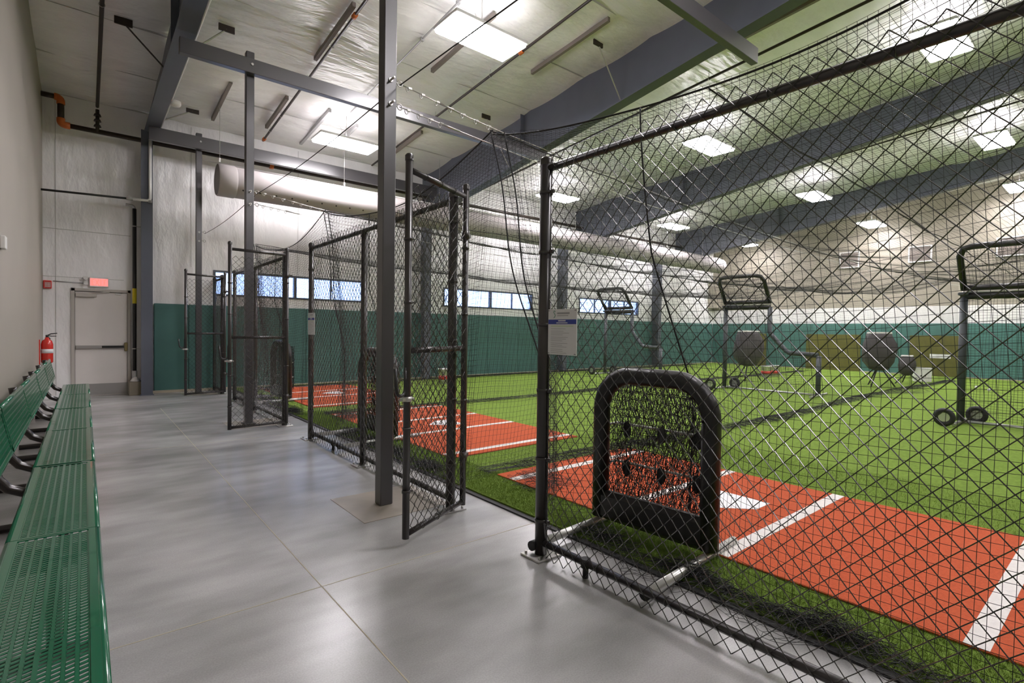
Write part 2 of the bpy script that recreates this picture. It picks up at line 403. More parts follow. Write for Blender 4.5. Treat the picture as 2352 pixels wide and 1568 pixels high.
# ================================================================== STEEL FRAME
def rafter(x, dz, label):
    t = thing('steel_rafter', label, 'roof beam', (x, 0, 0), group='steel rafters under the roof')
    ys = [12.94, 11, 7.95, 4, 0, -7.99]; zb = [5.12+.143*(7.95-y)+dz for y in ys]
    if x < 2: zb = [5.22, 5.21, 5.20, 5.45, 6.0, 6.9]
    b = MB()          # web
    for i in range(len(ys)-1):
        y0, y1 = ys[i], ys[i+1]; a0, a1 = zb[i], zb[i+1]; t0, t1 = zc(y0)-.008, zc(y1)-.008
        V = [(-.006, y0, a0), (.006, y0, a0), (.006, y0, t0), (-.006, y0, t0), (-.006, y1, a1), (.006, y1, a1), (.006, y1, t1), (-.006, y1, t1)]
        b.add(V, [(0, 1, 2, 3), (4, 7, 6, 5), (0, 4, 5, 1), (3, 2, 6, 7), (0, 3, 7, 4), (1, 5, 6, 2)])
    b.build('web', M['steel'], t)
    b = MB()
    for i in range(len(ys)-1):
        y0, y1 = ys[i], ys[i+1]; a0, a1 = zb[i], zb[i+1]
        V = [(-.115, y0, a0-.015), (.115, y0, a0-.015), (.115, y0, a0), (-.115, y0, a0), (-.115, y1, a1-.015), (.115, y1, a1-.015), (.115, y1, a1), (-.115, y1, a1)]
        b.add(V, [(0, 1, 2, 3), (4, 7, 6, 5), (0, 4, 5, 1), (3, 2, 6, 7), (0, 3, 7, 4), (1, 5, 6, 2)])
    b.build('bottom_flange', M['steel'], t)
    b = MB()
    for y in (8.6, 2.9, -3):
        b.cut(); z0 = 5.12+.143*(7.95-y)+dz if x > 2 else np.interp(y, ys[::-1], zb[::-1]); b.box(-.10, .10, y-.005, y+.005, z0, zc(y)-.02)
    b.build('stiffener', M['steel'], t)
    return t
rafter(1.02, 0, 'steel rafter over the walkway, first from the beige wall')
rafter(7.32, 0, 'blue-grey steel rafter crossing the upper middle, second from the beige wall')
rafter(13.5, 0, 'steel rafter beyond the netting, third from the beige wall')
rafter(19.7, 0, 'steel rafter farthest off, nearest the right wall')

def wall_column(x, label, zt=4.9, w=.20):
    t = thing('steel_column', label, 'column', (x, YF, 0), group='steel columns on the far wall')
    MB().box(-w/2, w/2, -.40, -.385, 0, zt).build('front_flange', M['steel'], t)
    MB().box(-.008, .008, -.385, -.001, 0, zt-.3).build('web', M['steel'], t)
    MB().box(-w/2-.02, w/2+.02, -.43, -.09 if x < 2 else -.09, 0, .015).build('base_plate', M['steel'], t)
wall_column(.95, 'blue-grey steel column between the exit door and the green pads', 5.22, .19)
wall_column(7.30, 'steel column behind the second window\'s left end')
wall_column(12.65, 'steel column left of the third window')
wall_column(18.1, 'steel column right of the third window')

def sq_column(x, y, h, label):
    t = thing('square_post', label, 'post', (x, y, 0), group='square net posts along the walkway')
    MB().rbox((0, 0, h/2+.001), (.105, .105, h), .006).build('tube', M['darksteel'], t)
    if y > 7: MB().box(-.08, .08, -.08, .08, 0, .012).build('base_plate', M['darksteel'], t)
    b = MB()
    for z in (3.32, 3.14):
        b.cut(); b.cyl((.052, 0, z), (.085, 0, z), .006, 8); b.torus((.105, 0, z), .022, .005, 'y', 14, 6)
        b.cut(); b.cyl((0, -.052, z-.02), (0, -.12, z-.02), .008, 8); b.cyl((0, -.052, z-.02), (0, -.062, z-.02), .018, 8)
    b.build('eye_bolt', M['galv'], t)
    return t
sq_column(1.825, 3.79, 5.52, 'nearest square black post, full height, beside the first open gate')
sq_column(1.81, 8.14, 5.26, 'middle square black post behind the second open gate')
sq_column(1.80, 12.325, 5.30, 'farthest square black post by the green pads')

def crossbeam(y, z0, z1, x0, x1, label):
    t = thing('crossbeam', label, 'beam', ((x0+x1)/2, y, z0), group='crossbeams hung under the rafters')
    L = (x1-x0)/2
    b = MB().rbox((0, 0, (z1-z0)/2), (2*L, .10, z1-z0), .005); b.build('beam_tube', M['darksteel'], t)
    bx = 1.81-(x0+x1)/2
    MB().cyl((bx, -.052, (z1-z0)*.6), (bx, -.062, (z1-z0)*.6), .018, 8).build('bolt', M['galv'], t)
crossbeam(8.03, 4.92, 5.12, .95, 7.42, 'dark crossbeam over the middle square post')
crossbeam(12.205, 4.95, 5.20, .95, 7.42, 'dark crossbeam nearest the far wall')
crossbeam(3.68, 5.28, 5.50, .95, 7.50, 'dark crossbeam at the top, over the nearest square post')

# ================================================================== CEILING GEAR
def light(x, y, z, label):
    t = thing('ceiling_light', label, 'ceiling light', (x, y, z), group='hanging fluorescent lights')
    b = MB().rbox((0, 0, .045), (1.26, .60, .05), .008); b.build('housing', M['lampbody'], t)
    b = MB().rbox((0, 0, 0), (1.22, .56, .045), .01); b.build('diffuser', M['lamp'], t)
    MB().box(-.56, .56, -.22, .22, .0705, .074).build('uplight_slot', M['uplamp'], t)
    b = MB(); h = zc(y)-.03-z
    for sx in (-.12, .12): b.cyl((sx*.1, 0, .07), (sx, 0, .32 if h > .35 else h), .003, 5)
    b.cyl((0, 0, .07), (0, 0, h), .009, 6); b.build('hanger', M['galv'], t)
names = ['ceiling light nearest the front square post, large and bright', 'ceiling light beside the fabric duct, left of the front square post',
         'ceiling light seen just above the fence top rail', 'ceiling light behind the top of the front round fence post', 'ceiling light crossed by the fence top rail at upper right',
         'ceiling light in the third bay, right of centre', 'ceiling light near the right edge below the top rail', 'ceiling light in the third bay nearest the far wall',
         'ceiling light in the last bay, middle row', 'small far ceiling light in the corner above the far wall', 'ceiling light cut by the right edge of the view']
names += ['ceiling light above the first cage, out to the front']*4
for p, n_ in zip(LIGHTS, names): light(*p, n_)

def slope_pt(x, y, off): return (x, y, zc(y)-off)
def sprinkler(x, y0, y1, off, label, r=.022, cps=(), heads=()):
    t = thing('sprinkler_pipe', label, 'pipe', (0, 0, 0), group='sprinkler branch pipes under the roof')
    MB().cyl(slope_pt(x, y0, off), slope_pt(x, y1, off), r, 10).build('pipe', M['brown'], t)
    b = MB()
    for y in cps:
        b.cut(); p = np.array(slope_pt(x, y, off)); dr = np.array([0, 1, -.0864]); b.tube([p-dr*.05, p-dr*.04, p+dr*.04, p+dr*.05], [r+.004, r+.016, r+.016, r+.004], 10)
    if len(cps): b.build('coupling', M['orange'], t)
    b = MB()
    for y in heads:
        b.cut(); p = np.array(slope_pt(x, y, off)); b.cyl(p, p+[0, 0, off-.02], .004, 6); b.torus(p+[0, 0, 0], r+.006, .004, 'y', 12, 5)
    if len(heads): b.build('hanger', M['galv'], t)
sprinkler(3.08, -6, 12.60, .16, 'sprinkler pipe left of the front square post, with orange couplings', cps=(7.5, 12.5), heads=(8.4, 9.6, 11.2, 12.0))
sprinkler(5.66, -6, 12.60, .16, 'sprinkler pipe running behind the large bright ceiling light', cps=(6.75,), heads=(5.0, 7.6, 9.5))
sprinkler(9.05, -6, 12.60, .18, 'thin dark sprinkler pipe just beyond the second rafter', r=.025, cps=(4.45,), heads=(5.3, 8.0))
sprinkler(.19, 0, 12.60, .22, 'dark brown branch pipe over the walkway beside the beige wall', r=.028, cps=(), heads=(9.2,))
sprinkler(15.5, -6, 12.60, .18, 'sprinkler pipe beyond the third rafter', r=.02, heads=(5.3, 8.0))
t = thing('sprinkler_main', 'brown sprinkler main with orange elbows dropping from the beige wall', 'pipe', (0, 0, 0))
ym = 12.60; path = [(-.60, ym, 5.50), (-.34, ym, 5.50)]; 
MB().cyl((-.60, ym, 5.50), (-.40, ym, 5.50), .045, 12).cyl((-.33, ym, 5.42), (-.33, ym, 5.12), .05, 12).build('drop_pipe', M['brown'], t)
MB().cyl((-.27, ym, 5.02), (22.0, ym, 5.02), .045, 12).build('main_pipe', M['brown'], t)
MB().tube([(-.42, ym, 5.50)]+arc((-.40, ym, 5.43), .07, PI/2, 0, 6)+[(-.33, ym, 5.38)], .062, 12).build('elbow', M['orange'], t)
MB().tube([(-.33, ym, 5.13)]+arc((-.27, ym, 5.08), .06, PI, 1.5*PI, 6)+[(-.2, ym, 5.02)], .062, 12).build('elbow', M['orange'], t)
MB().cyl((3.22, ym, 5.02), (3.30, ym, 5.02), .062, 12).build('coupling', M['orange'], t)
b = MB()
for z in (5.12, 5.22, 5.32): b.cyl((.19, ym-.02, z-.02), (.19, ym-.02, z+.02), .06, 10, .045)
b.cyl((.19, ym-.02, 5.0), (.19, ym-.02, 5.42), .03, 10); b.build('riser_fitting', M['brown'], t)

# conduit beside first rafter with junction box, hung braces
t = thing('flange_conduit', 'pale conduit with a round junction box along the first rafter', 'conduit', (0, 0, 0))
pts = [(1.155, 12.5, 5.26), (1.155, 10, 5.25), (1.155, 7.0, 5.26), (1.155, 4, 5.50), (1.155, 0, 6.04)]
MB().tube(pts, .017, 8).build('conduit_pipe', M['white'], t)
MB().lathe([(0, -.05), (.07, -.05), (.085, -.02), (.085, .03), (0, .04)], (1.22, 10.75, 5.24), 16).build('junction_box', M['white'], t)
for k, (x, y) in enumerate([(1.68, 9.0), (1.66, 12.1), (6.6, 9.0), (6.62, 5.9), (.45, 9.7)]):
    t = thing('flange_brace', ['flange brace with a dark plate, upper left of the first rafter', 'flange brace with a small plate near the far wall beside the first rafter',
              'flange brace near the second rafter\'s far half', 'slim flange brace on the second rafter\'s near half', 'flange brace over the walkway left of the first rafter'][k], 'brace', (x, y, zc(y)), group='flange braces from roof to rafter')
    MB().box(-.11, .11, -.012, .012, -.14, -.03).build('plate', M['brown'], t)
    tx = 1.06-x if x < 3 else 7.28-x
    MB().tube([(0, 0, -.10), (tx, .05, -(zc(y)-(5.28 if x < 3 else 5.12+.143*(7.95-y)+.05)))], .013, 4).build('strut', M['galv'] if x > .5 else M['brown'], t)

# strips of channel under the insulation
SP = [(3.02, 9.01, 7.38), (2.04, 12.28, 10.55), (3.01+.0, 12.04, 10.56), (3.85, 12.45, 10.59), (4.8, 8.19, 6.36), (4.55, 12.2, 10.9), (5.85, 11.9, 10.4), (8.5, 5.9, 3.2), (8.3, 9.8, 8.1), (6.3, 7.2, 5.4)]
for k, (x, y0, y1) in enumerate(SP):
    b = MB(); w = .028
    V = [(x+dx, y, zc(y)-o) for y in (y0, y1) for dx, o in ((-w, .12), (w, .12), (w, .05), (-w, .05))]
    b.add(V, [(0, 1, 2, 3), (4, 7, 6, 5), (0, 4, 5, 1), (3, 2, 6, 7), (0, 3, 7, 4), (1, 5, 6, 2)])
    tag(b.build('ceiling_channel', M['louver'] if k not in (3, 5) else M['greypipe']), 'short metal channel fixed under the white roof insulation', 'channel', 'short metal channels under the roof')
t = thing('ceiling_conduit', 'thin grey conduit running to the large bright ceiling light', 'conduit', (0, 0, 0))
MB().cyl(slope_pt(4.2, 1, .10), slope_pt(4.2, 10.4, .10), .014, 8).build('conduit_pipe', M['greypipe'], t)
b = MB(); [b.cut().cbox(slope_pt(4.2, y, .10), (.05, .05, .05)) for y in (6.45, 7.5)]; b.build('conduit_clamp', M['greypipe'], t)

# fabric duct
t = thing('fabric_duct', 'long off-white fabric air duct with dark nozzle holes', 'air duct', (2.0, 11.6, 4.26))
R_ = .30; L = 19.0
b = MB(); nseg = 40; xs = np.linspace(0, L, nseg+1)
P = [(x, 0, -.10*math.sin(PI*min(1, x/6))**2*0) for x in xs]
prof = []
for x in xs: prof.append(R_)
b.tube([(x, 0, 0) for x in xs], prof, 28, caps=False); b.build('duct_sleeve', M['duct'], t)
MB().tube([(0, 0, 0), (.02, 0, 0), (.30, 0, 0), (.32, 0, 0)], [R_+.001, R_+.012, R_+.012, R_+.001], 28, caps=False).build('duct_collar', M['duct'], t)
MB().cyl((.004, 0, 0), (.012, 0, 0), R_-.004, 28).build('end_cap', M['louver'], t)
for x in (.55, 5.2, 9.6, 14.0): MB().torus((x, 0, 0), R_+.002, .008, 'x', 28, 6).build('duct_hoop', M['duct'], t)
b = MB(); a = math.radians(-38)
for k in range(60):
    x = .42+.31*k; c = np.array([x, -math.cos(a)*R_, math.sin(a)*R_]); nrm = np.array([0, -math.cos(a), math.sin(a)])
    b.cut(); b.cyl(c-nrm*.01, c+nrm*.003, .017, 8)
b.build('nozzle_hole', M['hole'], t)
MB().cyl((-.25, 0, R_+.03), (L, 0, R_+.03), .014, 8).build('duct_rail', M['white'], t)
b = MB()
for x in (.05, 2.55, 5.05, 7.6, 10.1, 12.6, 15.1, 17.6): b.cut(); b.cyl((x, 0, R_+.05), (x, 0, zc(11.6)-.05-4.26), .004, 5); b.cbox((x, 0, R_+.09), (.03, .03, .08))
b.build('duct_hanger', M['galv'], t)

# ================================================================== TURF AND MATS
tf = MB().box(2.546, XR-.12, YN+.02, YF-.10, .0, .024)
def blades(n, x0, x1, y0, y1, keep=lambda x, y: x*0 == 0, h=(.010, .024)):
    x = rng.uniform(x0, x1, n); y = rng.uniform(y0, y1, n); k = keep(x, y); x = x[k]; y = y[k]; n = len(x)
    a = rng.uniform(0, 6.28, n); w = .0016; hh = rng.uniform(*h, n); l = rng.normal(0, .009, (n, 2))
    V = np.stack([np.stack([x-w*np.cos(a), y-w*np.sin(a), x*0+.022], -1), np.stack([x+w*np.cos(a), y+w*np.sin(a), x*0+.022], -1), np.stack([x+l[:, 0], y+l[:, 1], .022+hh], -1)], 1)
    tf.add(V.reshape(-1, 3), np.arange(3*n).reshape(-1, 3))
offmat = lambda x, y: ~((x > 2.99) & (x < 4.89) & (((y > .29) & (y < 3.81)) | ((y > 4.61) & (y < 8.13))))
blades(110000, 2.55, 3.05, -1.2, 8.5, offmat); blades(90000, 3.05, 6.0, -.6, 4.7, offmat)
tag(tf.build('artificial_turf', M['turf']), 'bright green artificial turf laid beyond the fence', 'artificial turf', kind='stuff')
b = MB().box(2.50, 2.545, YN+.02, YF-.10, 0, .012); tag(b.build('turf_edging', M['rubber']), 'thin dark edging strip along the edge of the turf', 'edging strip')
def mat_mesh(Y0, label):
    t = thing('batting_mat', label, 'batting mat', (3.94, Y0, .024), group='terracotta batting mats')
    MB().rbox((0, 1.77, .007), (1.92, 3.54, .014), .004).build('mat_base', M['clay'], t)
    for y in (.15, 1.32, 2.26, 3.32):
        MB().box(-.955, .955, y-.045, y+.045, .0142, .0152).build('painted_line', M['claypaint'], t)
    pts = [(-.18, 1.79), (.04, 1.575), (.26, 1.575), (.26, 2.005), (.04, 2.005)]
    MB().prism(pts, .0142, .0157).build('home_plate', M['paper'], t)
    return t
m0 = mat_mesh(.28, 'terracotta batting mat with home plate in the nearest cage')
dup(m0, (3.94, 4.60, .024), label='terracotta batting mat in the second cage, beyond the first open gate')
dup(m0, (3.94, 8.93, .024), label='terracotta batting mat in the farthest cage by the green pads')

# ================================================================== FENCE
def wires(y0, y1, z0, z1, D=.078, Dz=.082, r=.0027, x=0, jit=.0, axis='y'):
    cols = int(round((y1-y0)/(D/2))); rows = int(round((z1-z0)/(Dz/2))); D2 = (y1-y0)/cols; Dz2 = (z1-z0)/rows
    P = np.zeros((cols, rows+1, 3)); j = np.arange(rows+1)
    for i in range(cols):
        off = ((j+i) % 2)
        P[i, :, 1] = y0+(i+off)*D2
        P[i, :, 0] = x+np.where(off == 0, -1, 1)*r*1.0
        P[i, :, 2] = z0+j*Dz2
    if jit: P[..., 0] += rng.normal(0, jit, P.shape[:2])
    # knuckled ends: little hooks
    if axis == 'x': P = P[..., [1, 0, 2]]
    b = MB().strands(P, r, 5); return b
POST_R = .036
def post(parent, y, h, r=POST_R, cap=True, plate=True, bands=(), bs=1):
    p = MB().cyl((0, y, .012), (0, y, h), r, 18).build('fence_post', M['fence'], parent)
    if cap: MB().lathe([(r+.004, -.035), (r+.004, .0), (r*.8, .014), (r*.3, .021), (0.0, .022)], (0, y, h), 18).build('post_cap', M['fence'], p)
    if plate:
        MB().rbox((-.0, y, .006), (.19, .17, .012), .002).build('base_plate', M['galv'], p)
        b = MB(); [b.cut().cyl((sx*.07, y+sy*.06, .010), (sx*.07, y+sy*.06, .028), .008, 6) for sx in (-1, 1) for sy in (-1, 1)]
        b.build('anchor_bolt', M['galv'], p)
    if len(bands):
        b = MB()
        for z in bands:
            b.cut(); b.cyl((0, y, z-.011), (0, y, z+.011), r+.004, 18); b.cbox((0, y+bs*(r+.014), z), (.014, .03, .022)); b.cyl((-.012, y+bs*(r+.02), z), (.014, y+bs*(r+.02), z), .006, 6)
        b.build('tension_band', M['fence'], p)
    return p
FX = 2.17
def fence(y0, y1, mids, label, first_post, last_post, foot=None):
    t = thing('chain_link_fence', label, 'fence', (FX, 0, 0))
    if first_post: post(t, y0, 2.42, bands=(.35, .85, 1.3, 1.75, 2.2), bs=1)
    if last_post: post(t, y1, 2.42, r=.032, bands=(.35, 1.0, 1.6, 2.1), bs=-1)
    for m_ in mids: post(t, m_, 2.36, r=.032, cap=True)
    MB().cyl((0, y0, 2.365), (0, y1, 2.365), .022, 14).build('top_rail', M['fence'], t)
    MB().cyl((0, y0, .085), (0, y1, .085), .022, 14).build('bottom_rail', M['fence'], t)
    wires(y0+.035, y1-.035, .006, 2.435, x=-.026, jit=.0012).build('chain_link_mesh', M['wire'], t)
    b = MB()
    for y in ([foot] if foot else []): b.cyl((.0, y, .0), (.0, y, .075), .017, 10); b.cyl((0, y, .06), (0, y, .11), .028, 10)
    if foot: b.build('rail_foot', M['rubber'], t)
    b = MB(); n_ = int((y1-y0)/.42)
    for k in range(1, n_):
        y = y0+(y1-y0)*k/n_
        for z in (2.365, .085): b.cut(); b.torus((0, y, z), .0245, .0022, 'x' if False else 'y', 10, 4)
    b.build('tie_wire', M['wire'], t)
    return t
# fence runs (posts at the gate openings)
fA = fence(-1.6, 2.30, (), 'long chain-link fence panel filling the right side, nearest the viewer', False, False, foot=1.96)
pA = post(fA, 2.33, 2.42, r=.038, bands=(.22, .6, 1.02, 1.42, 1.86, 2.22), bs=-1)
MB().cyl((.0, 2.285, .20), (.0, 2.285, 2.30), .005, 6).build('tension_bar', M['wire'], fA)
fB = fence(3.36, 6.57, (4.99,), 'chain-link fence run between the first and second open gates', True, True, foot=5.8)
fC = fence(7.66, 10.85, (9.30,), 'chain-link fence run between the second and third open gates', True, True, foot=10.1)
fD = fence(11.96, 12.80, (), 'short chain-link fence end beside the far wall pads', True, True)

def gate(loc, rz, L, label):
    t = thing('chain_link_gate', label, 'gate', loc, rz, group='open chain-link walk gates')
    r = .0235
    for y, nm in ((0, 'hinge_stile'), (L, 'latch_stile')):
        o = MB().cyl((0, y, .05), (0, y, 2.47), r, 14).build(nm, M['fence'], t)
        MB().lathe([(r+.003, -.03), (r+.003, 0), (r*.7, .012), (0, .017)], (0, y, 2.47), 14).build('stile_cap', M['fence'], o)
    for z in (.075, 1.245, 2.385): MB().cyl((0, r, z), (0, L-r, z), .019, 12).build('gate_rail', M['fence'], t)
    wires(.022, L-.022, .085, 2.30, x=-.02, jit=.003).build('gate_mesh', M['wire'], t)
    b = MB()
    for z in (.35, .75, 1.55, 1.95): b.cut(); b.cyl((0, L, z-.009), (0, L, z+.009), r+.004, 14); b.cyl((-.03, L-.03, z), (.01, L-.03, z), .005, 6)
    for z in (.45, .85, 1.5, 2.0): b.cut(); b.cyl((0, 0, z-.009), (0, 0, z+.009), r+.004, 14); b.cyl((-.03, .03, z), (.01, .03, z), .005, 6)
    b.build('tension_band', M['galv'] if False else M['fence'], t)
    b = MB()
    for y in (.18, .36, .54):
        for z in (.075, 1.245, 2.385): b.cut(); b.torus((0, y*L/.72, z), .021, .0025, 'y', 10, 4)
    b.build('tie_wire', M['wire'], t)
    b = MB(); 
    pts = [(0, L+.02, 1.12)]+[(0, L+.02, 1.03)]+arc((0, L+.065, 1.01), .045, PI, 2*PI, 8, 'yz')+[(0, L+.125, 1.14)]
    b.tube(pts, .011, 8); b.tube([(0, L+.02, 1.14), (0, L+.02, 1.0)], .009, 8)
    fk = b.build('fork_latch', M['black'], t)
    MB().cyl((0, L, .925), (0, L, .955), r+.009, 14).cbox((0, L+.04, .94), (.03, .04, .02)).cyl((-.03, L-.035, .94), (.03, L-.035, .94), .007, 8).build('latch_clamp', M['galv'], t)
    b = MB()
    for z in (.42, 2.1): b.cut(); b.cyl((0, 0, z-.03), (0, 0, z+.03), r+.006, 12); b.cbox((.0, -.04, z), (.018, .06, .03))
    b.build('hinge', M['fence'], t)
    return t
def dirz(p, q): return math.atan2(-(q[0]-p[0]), q[1]-p[1])
h1, e1 = (2.225, 3.275), (1.575, 2.955)
g1 = gate((h1[0], h1[1], 0), dirz(h1, e1), math.dist(h1, e1), 'nearest open gate, standing beside the nearest square post')
h2, e2 = (2.165, 7.56), (1.53, 7.50)
dup(g1, (h2[0], h2[1], 0), dirz(h2, e2), 'second open gate, in front of the middle square post')
h3, e3 = (2.20, 11.88), (1.56, 11.72)
dup(g1, (h3[0], h3[1], 0), dirz(h3, e3), 'farthest open gate, in front of the green wall pads')

# notices on the fence
def notice(y, z, label):
    t = thing('notice_board', label, 'sign', (FX-.04, y, z), group='rule notices on the fence')
    MB().box(-.003, .003, -.115, .115, 0, .265).build('board', M['paper'], t)
    x0 = -.0042
    MB().box(x0, -.003, -.113, .113, .178, .205).build('blue_band', M['navy'], t)
    b = MB().box(x0-.0008, -.003, -.03, .03, .194, .201).box(x0-.0008, -.003, -.045, .045, .183, .188); b.build('band_text', M['paper'], t)
    b = MB().box(x0, -.003, -.09, .09, .163, .170); b.build('pale_line', M['palegreen'], t)
    b = MB(); zz = .150
    for k in range(13):
        w = random.uniform(.5, 1)*.18; b.box(x0, -.003, .09-w, .09, zz, zz+.0022); zz -= .0105 if k % 3 else .014
    b.build('text_line', M['ink'], t)
    b = MB(); pts = [(x0, .055, .252), (x0, .064, .256), (x0, .070, .248), (x0, .062, .238), (x0, .055, .230), (x0, .060, .219), (x0, .068, .216)]
    b.tube(pts, .0028, 5); b.build('logo_mark', M['sage'], t)
    MB().box(x0, -.003, -.06, .04, .236, .246).box(x0, -.003, -.05, .04, .225, .229).build('heading', M['ink'], t)
    b = MB(); [b.cut().cbox((-.004, sy*.108, sz), (.008, .012, .003)) for sy in (-1, 1) for sz in (.008, .257)]; b.build('zip_tie', M['black'], t)
notice(2.135, 1.245, 'white notice with a navy band on the nearest fence panel')
notice(6.44, 1.30, 'small far notice on the fence by the second gate opening')

# ================================================================== NETTING
NM = .047
def wob(P, a, s):
    ph = rng.uniform(0, 6.28, (3, 4)); fr = rng.uniform(.6, 2.2, (3, 4))*s; Q = P.copy()
    for c in range(3):
        for k in range(4):
            Q[..., c] += a[c]*.5*np.sin(P[..., (c+1) % 3]*fr[c, k]+P[..., (c+2) % 3]*fr[c, (k+1) % 4]+ph[c, k])
    return Q
def netgrid(fn, nu, nv, su, sv, r=.0011):
    """fn(u,v) -> points; nu strands of constant u (sampled sv), nv strands of constant v (sampled su)"""
    b = MB(); U = np.linspace(0, 1, nu); Vv = np.linspace(0, 1, sv+1)
    b.strands(fn(*np.meshgrid(U, Vv, indexing='ij')), r)
    V2 = np.linspace(0, 1, nv); U2 = np.linspace(0, 1, su+1)
    vv, uu = np.meshgrid(V2, U2, indexing='ij'); b.strands(fn(uu, vv), r)
    return b
NX0, NX1 = 2.88, 21.6
def topz(x): # top edge of divider / roof net: cable sags between eyebolts
    u = (x-NX0)/(NX1-NX0); return 3.20-.42*4*u*(1-u)*.75
def ropez(s): return -.34*4*s*(1-s)      # sag across the cage
def divider_fn(seed):
    r2 = np.random.default_rng(seed); ph = r2.uniform(0, 6.28, 6)
    def fn(u, v):
        x = 2.45+(NX1-2.45)*u*1.0; xt = NX0+(NX1-NX0)*u
        zt = topz(xt); z = zt*(1-v); xx = xt*(1-v)+x*v
        y = .05*v*np.sin(x*.9+ph[0])+.035*v*np.sin(x*2.3+ph[1])+.012*np.sin(x*7+z*2+ph[2])*v
        return np.stack([xx, y, np.maximum(z, .03)+.006*np.sin(x*9+ph[3])], -1)
    return fn
dn = int((NX1-NX0)/NM)
labs = ['black divider net between the nearest and second cages', 'black divider net between the second and farthest cages', 'black divider net on the far side of the farthest cage']
div_me = None
for k, yy in enumerate((3.82, 8.09, 12.36)):
    t = thing('divider_net', labs[k], 'net', (0, yy, 0), group='black divider nets between the cages')
    f = divider_fn(5+k)
    netgrid(f, dn, 64, 180, 10, r=.0011 if k == 0 else .0013).build('net_mesh', M['net'], t)
    # border ropes
    us = np.linspace(0, 1, 120); top = f(us, np.zeros_like(us))
    MB().tube(top, .006, 5).build('border_rope', M['rope'], t)
    # spare net lying along the turf
    b = MB(); nst = 420
    for q in range(14):
        xs = np.linspace(2.9, 20.5, 150); off = rng.uniform(-.16, .16); a1, a2 = rng.uniform(0, 6.28, 2)
        ys = .10*np.sin(xs*.55+k)+off*(.35+.65*np.abs(np.sin(xs*.8+a1*.3)))+.03*np.sin(xs*6+a2)+.9*np.exp(-((xs-15.5)/.9)**2)*(-.5+off)*(k == 0)
        zs = .030+.012*np.abs(np.sin(xs*5+a1))+rng.uniform(0, .03)
        b.strands(np.stack([xs, ys, zs], -1)[None], .0022)
    n_ = 700; xs = rng.uniform(2.9, 20.5, n_); P = np.zeros((n_, 5, 3)); tt = np.linspace(-1, 1, 5)
    hw_ = .16*(.35+.65*np.abs(np.sin(xs*.8+.9)))
    P[..., 0] = xs[:, None]+tt[None]*rng.uniform(-.08, .08, n_)[:, None]; P[..., 1] = (.10*np.sin(xs*.55+k))[:, None]+tt[None]*hw_[:, None]
    P[..., 2] = .03+rng.uniform(0, .03, (n_, 5))+.02*(1-tt[None]**2)
    b.strands(P, .0020); tag(b.build('net_skirt', M['net'], t), kind='stuff')

# roof nets
def roof_fn(u, v):
    x = NX0+(NX1-NX0)*u; z = topz(x)+ropez(v)*(1-.25*np.sin(PI*u))+.02*np.sin(x*1.7+v*9)-.01*np.sin(x*5)
    return np.stack([x, -4.27*v, z], -1)
roof_me = netgrid(roof_fn, dn, 90, 150, 14, r=.0011).mesh('net_mesh', M['net'])
for k, yy in enumerate((3.82, 8.09, 12.36)):
    t = thing('roof_net', ['black roof net stretched over the nearest cage', 'black roof net stretched over the second cage', 'black roof net stretched over the farthest cage'][k], 'net', (0, yy, 0), group='black roof nets over the cages')
    o = bpy.data.objects.new('net_mesh', roof_me); COL.objects.link(o); o.parent = t
    s_ = np.linspace(0, 1, 40)
    P = roof_fn(np.zeros(40), s_); MB().tube(P, .007, 6).build('border_rope', M['rope'], t)
    us = np.linspace(0, 1, 90)
    MB().tube(roof_fn(us, np.full(90, .5))-np.array([0, 0, .01]), .0055, 5).build('centre_rope', M['rope'], t)
    s2 = np.linspace(.0, 1, 3)
# front nets: hang from the border rope behind the chain link, parted at the gate side
def front_fn(u, v):
    # u 0..1 from the near end to the gathered edge, v 0 top .. 1 bottom
    edge = -.03-.55*np.clip(v*1.6, 0, 1)**1.3
    ustr = np.where(u < .80, u/.80*.86, .86+(u-.80)/.20*.14)
    y = -4.27+(4.27+edge)*ustr
    z0 = topz(NX0)+ropez(np.clip(-y/4.27, 0, 1)); z = z0*(1-v)+.04*v
    x = NX0-.22*v+.02*np.sin(y*4+v*3)+(.05+.07*v)*np.clip((u-.80)/.2, 0, 1)*np.sin(u*180)+.015*np.sin(y*11+v*5)*v
    x = x + .45*np.clip((u-.8)/.2, 0, 1)*v
    x = x + .30*np.exp(-((y+1.82)/.55)**4)*np.clip((v-.35)/.35, 0, 1)
    return np.stack([x, y, z], -1)
front_me = netgrid(front_fn, 104, 66, 150, 16, r=.0012).mesh('net_mesh', M['net'])
fs = [(-.45, 'front net curtain hanging behind the near fence, right half of the view'), (3.82, None), (8.09, None), (12.36, None)]
labs = ['front net curtain closing the nearest cage behind the fence', 'front net curtain closing the second cage behind the fence', 'front net curtain closing the farthest cage behind the fence']
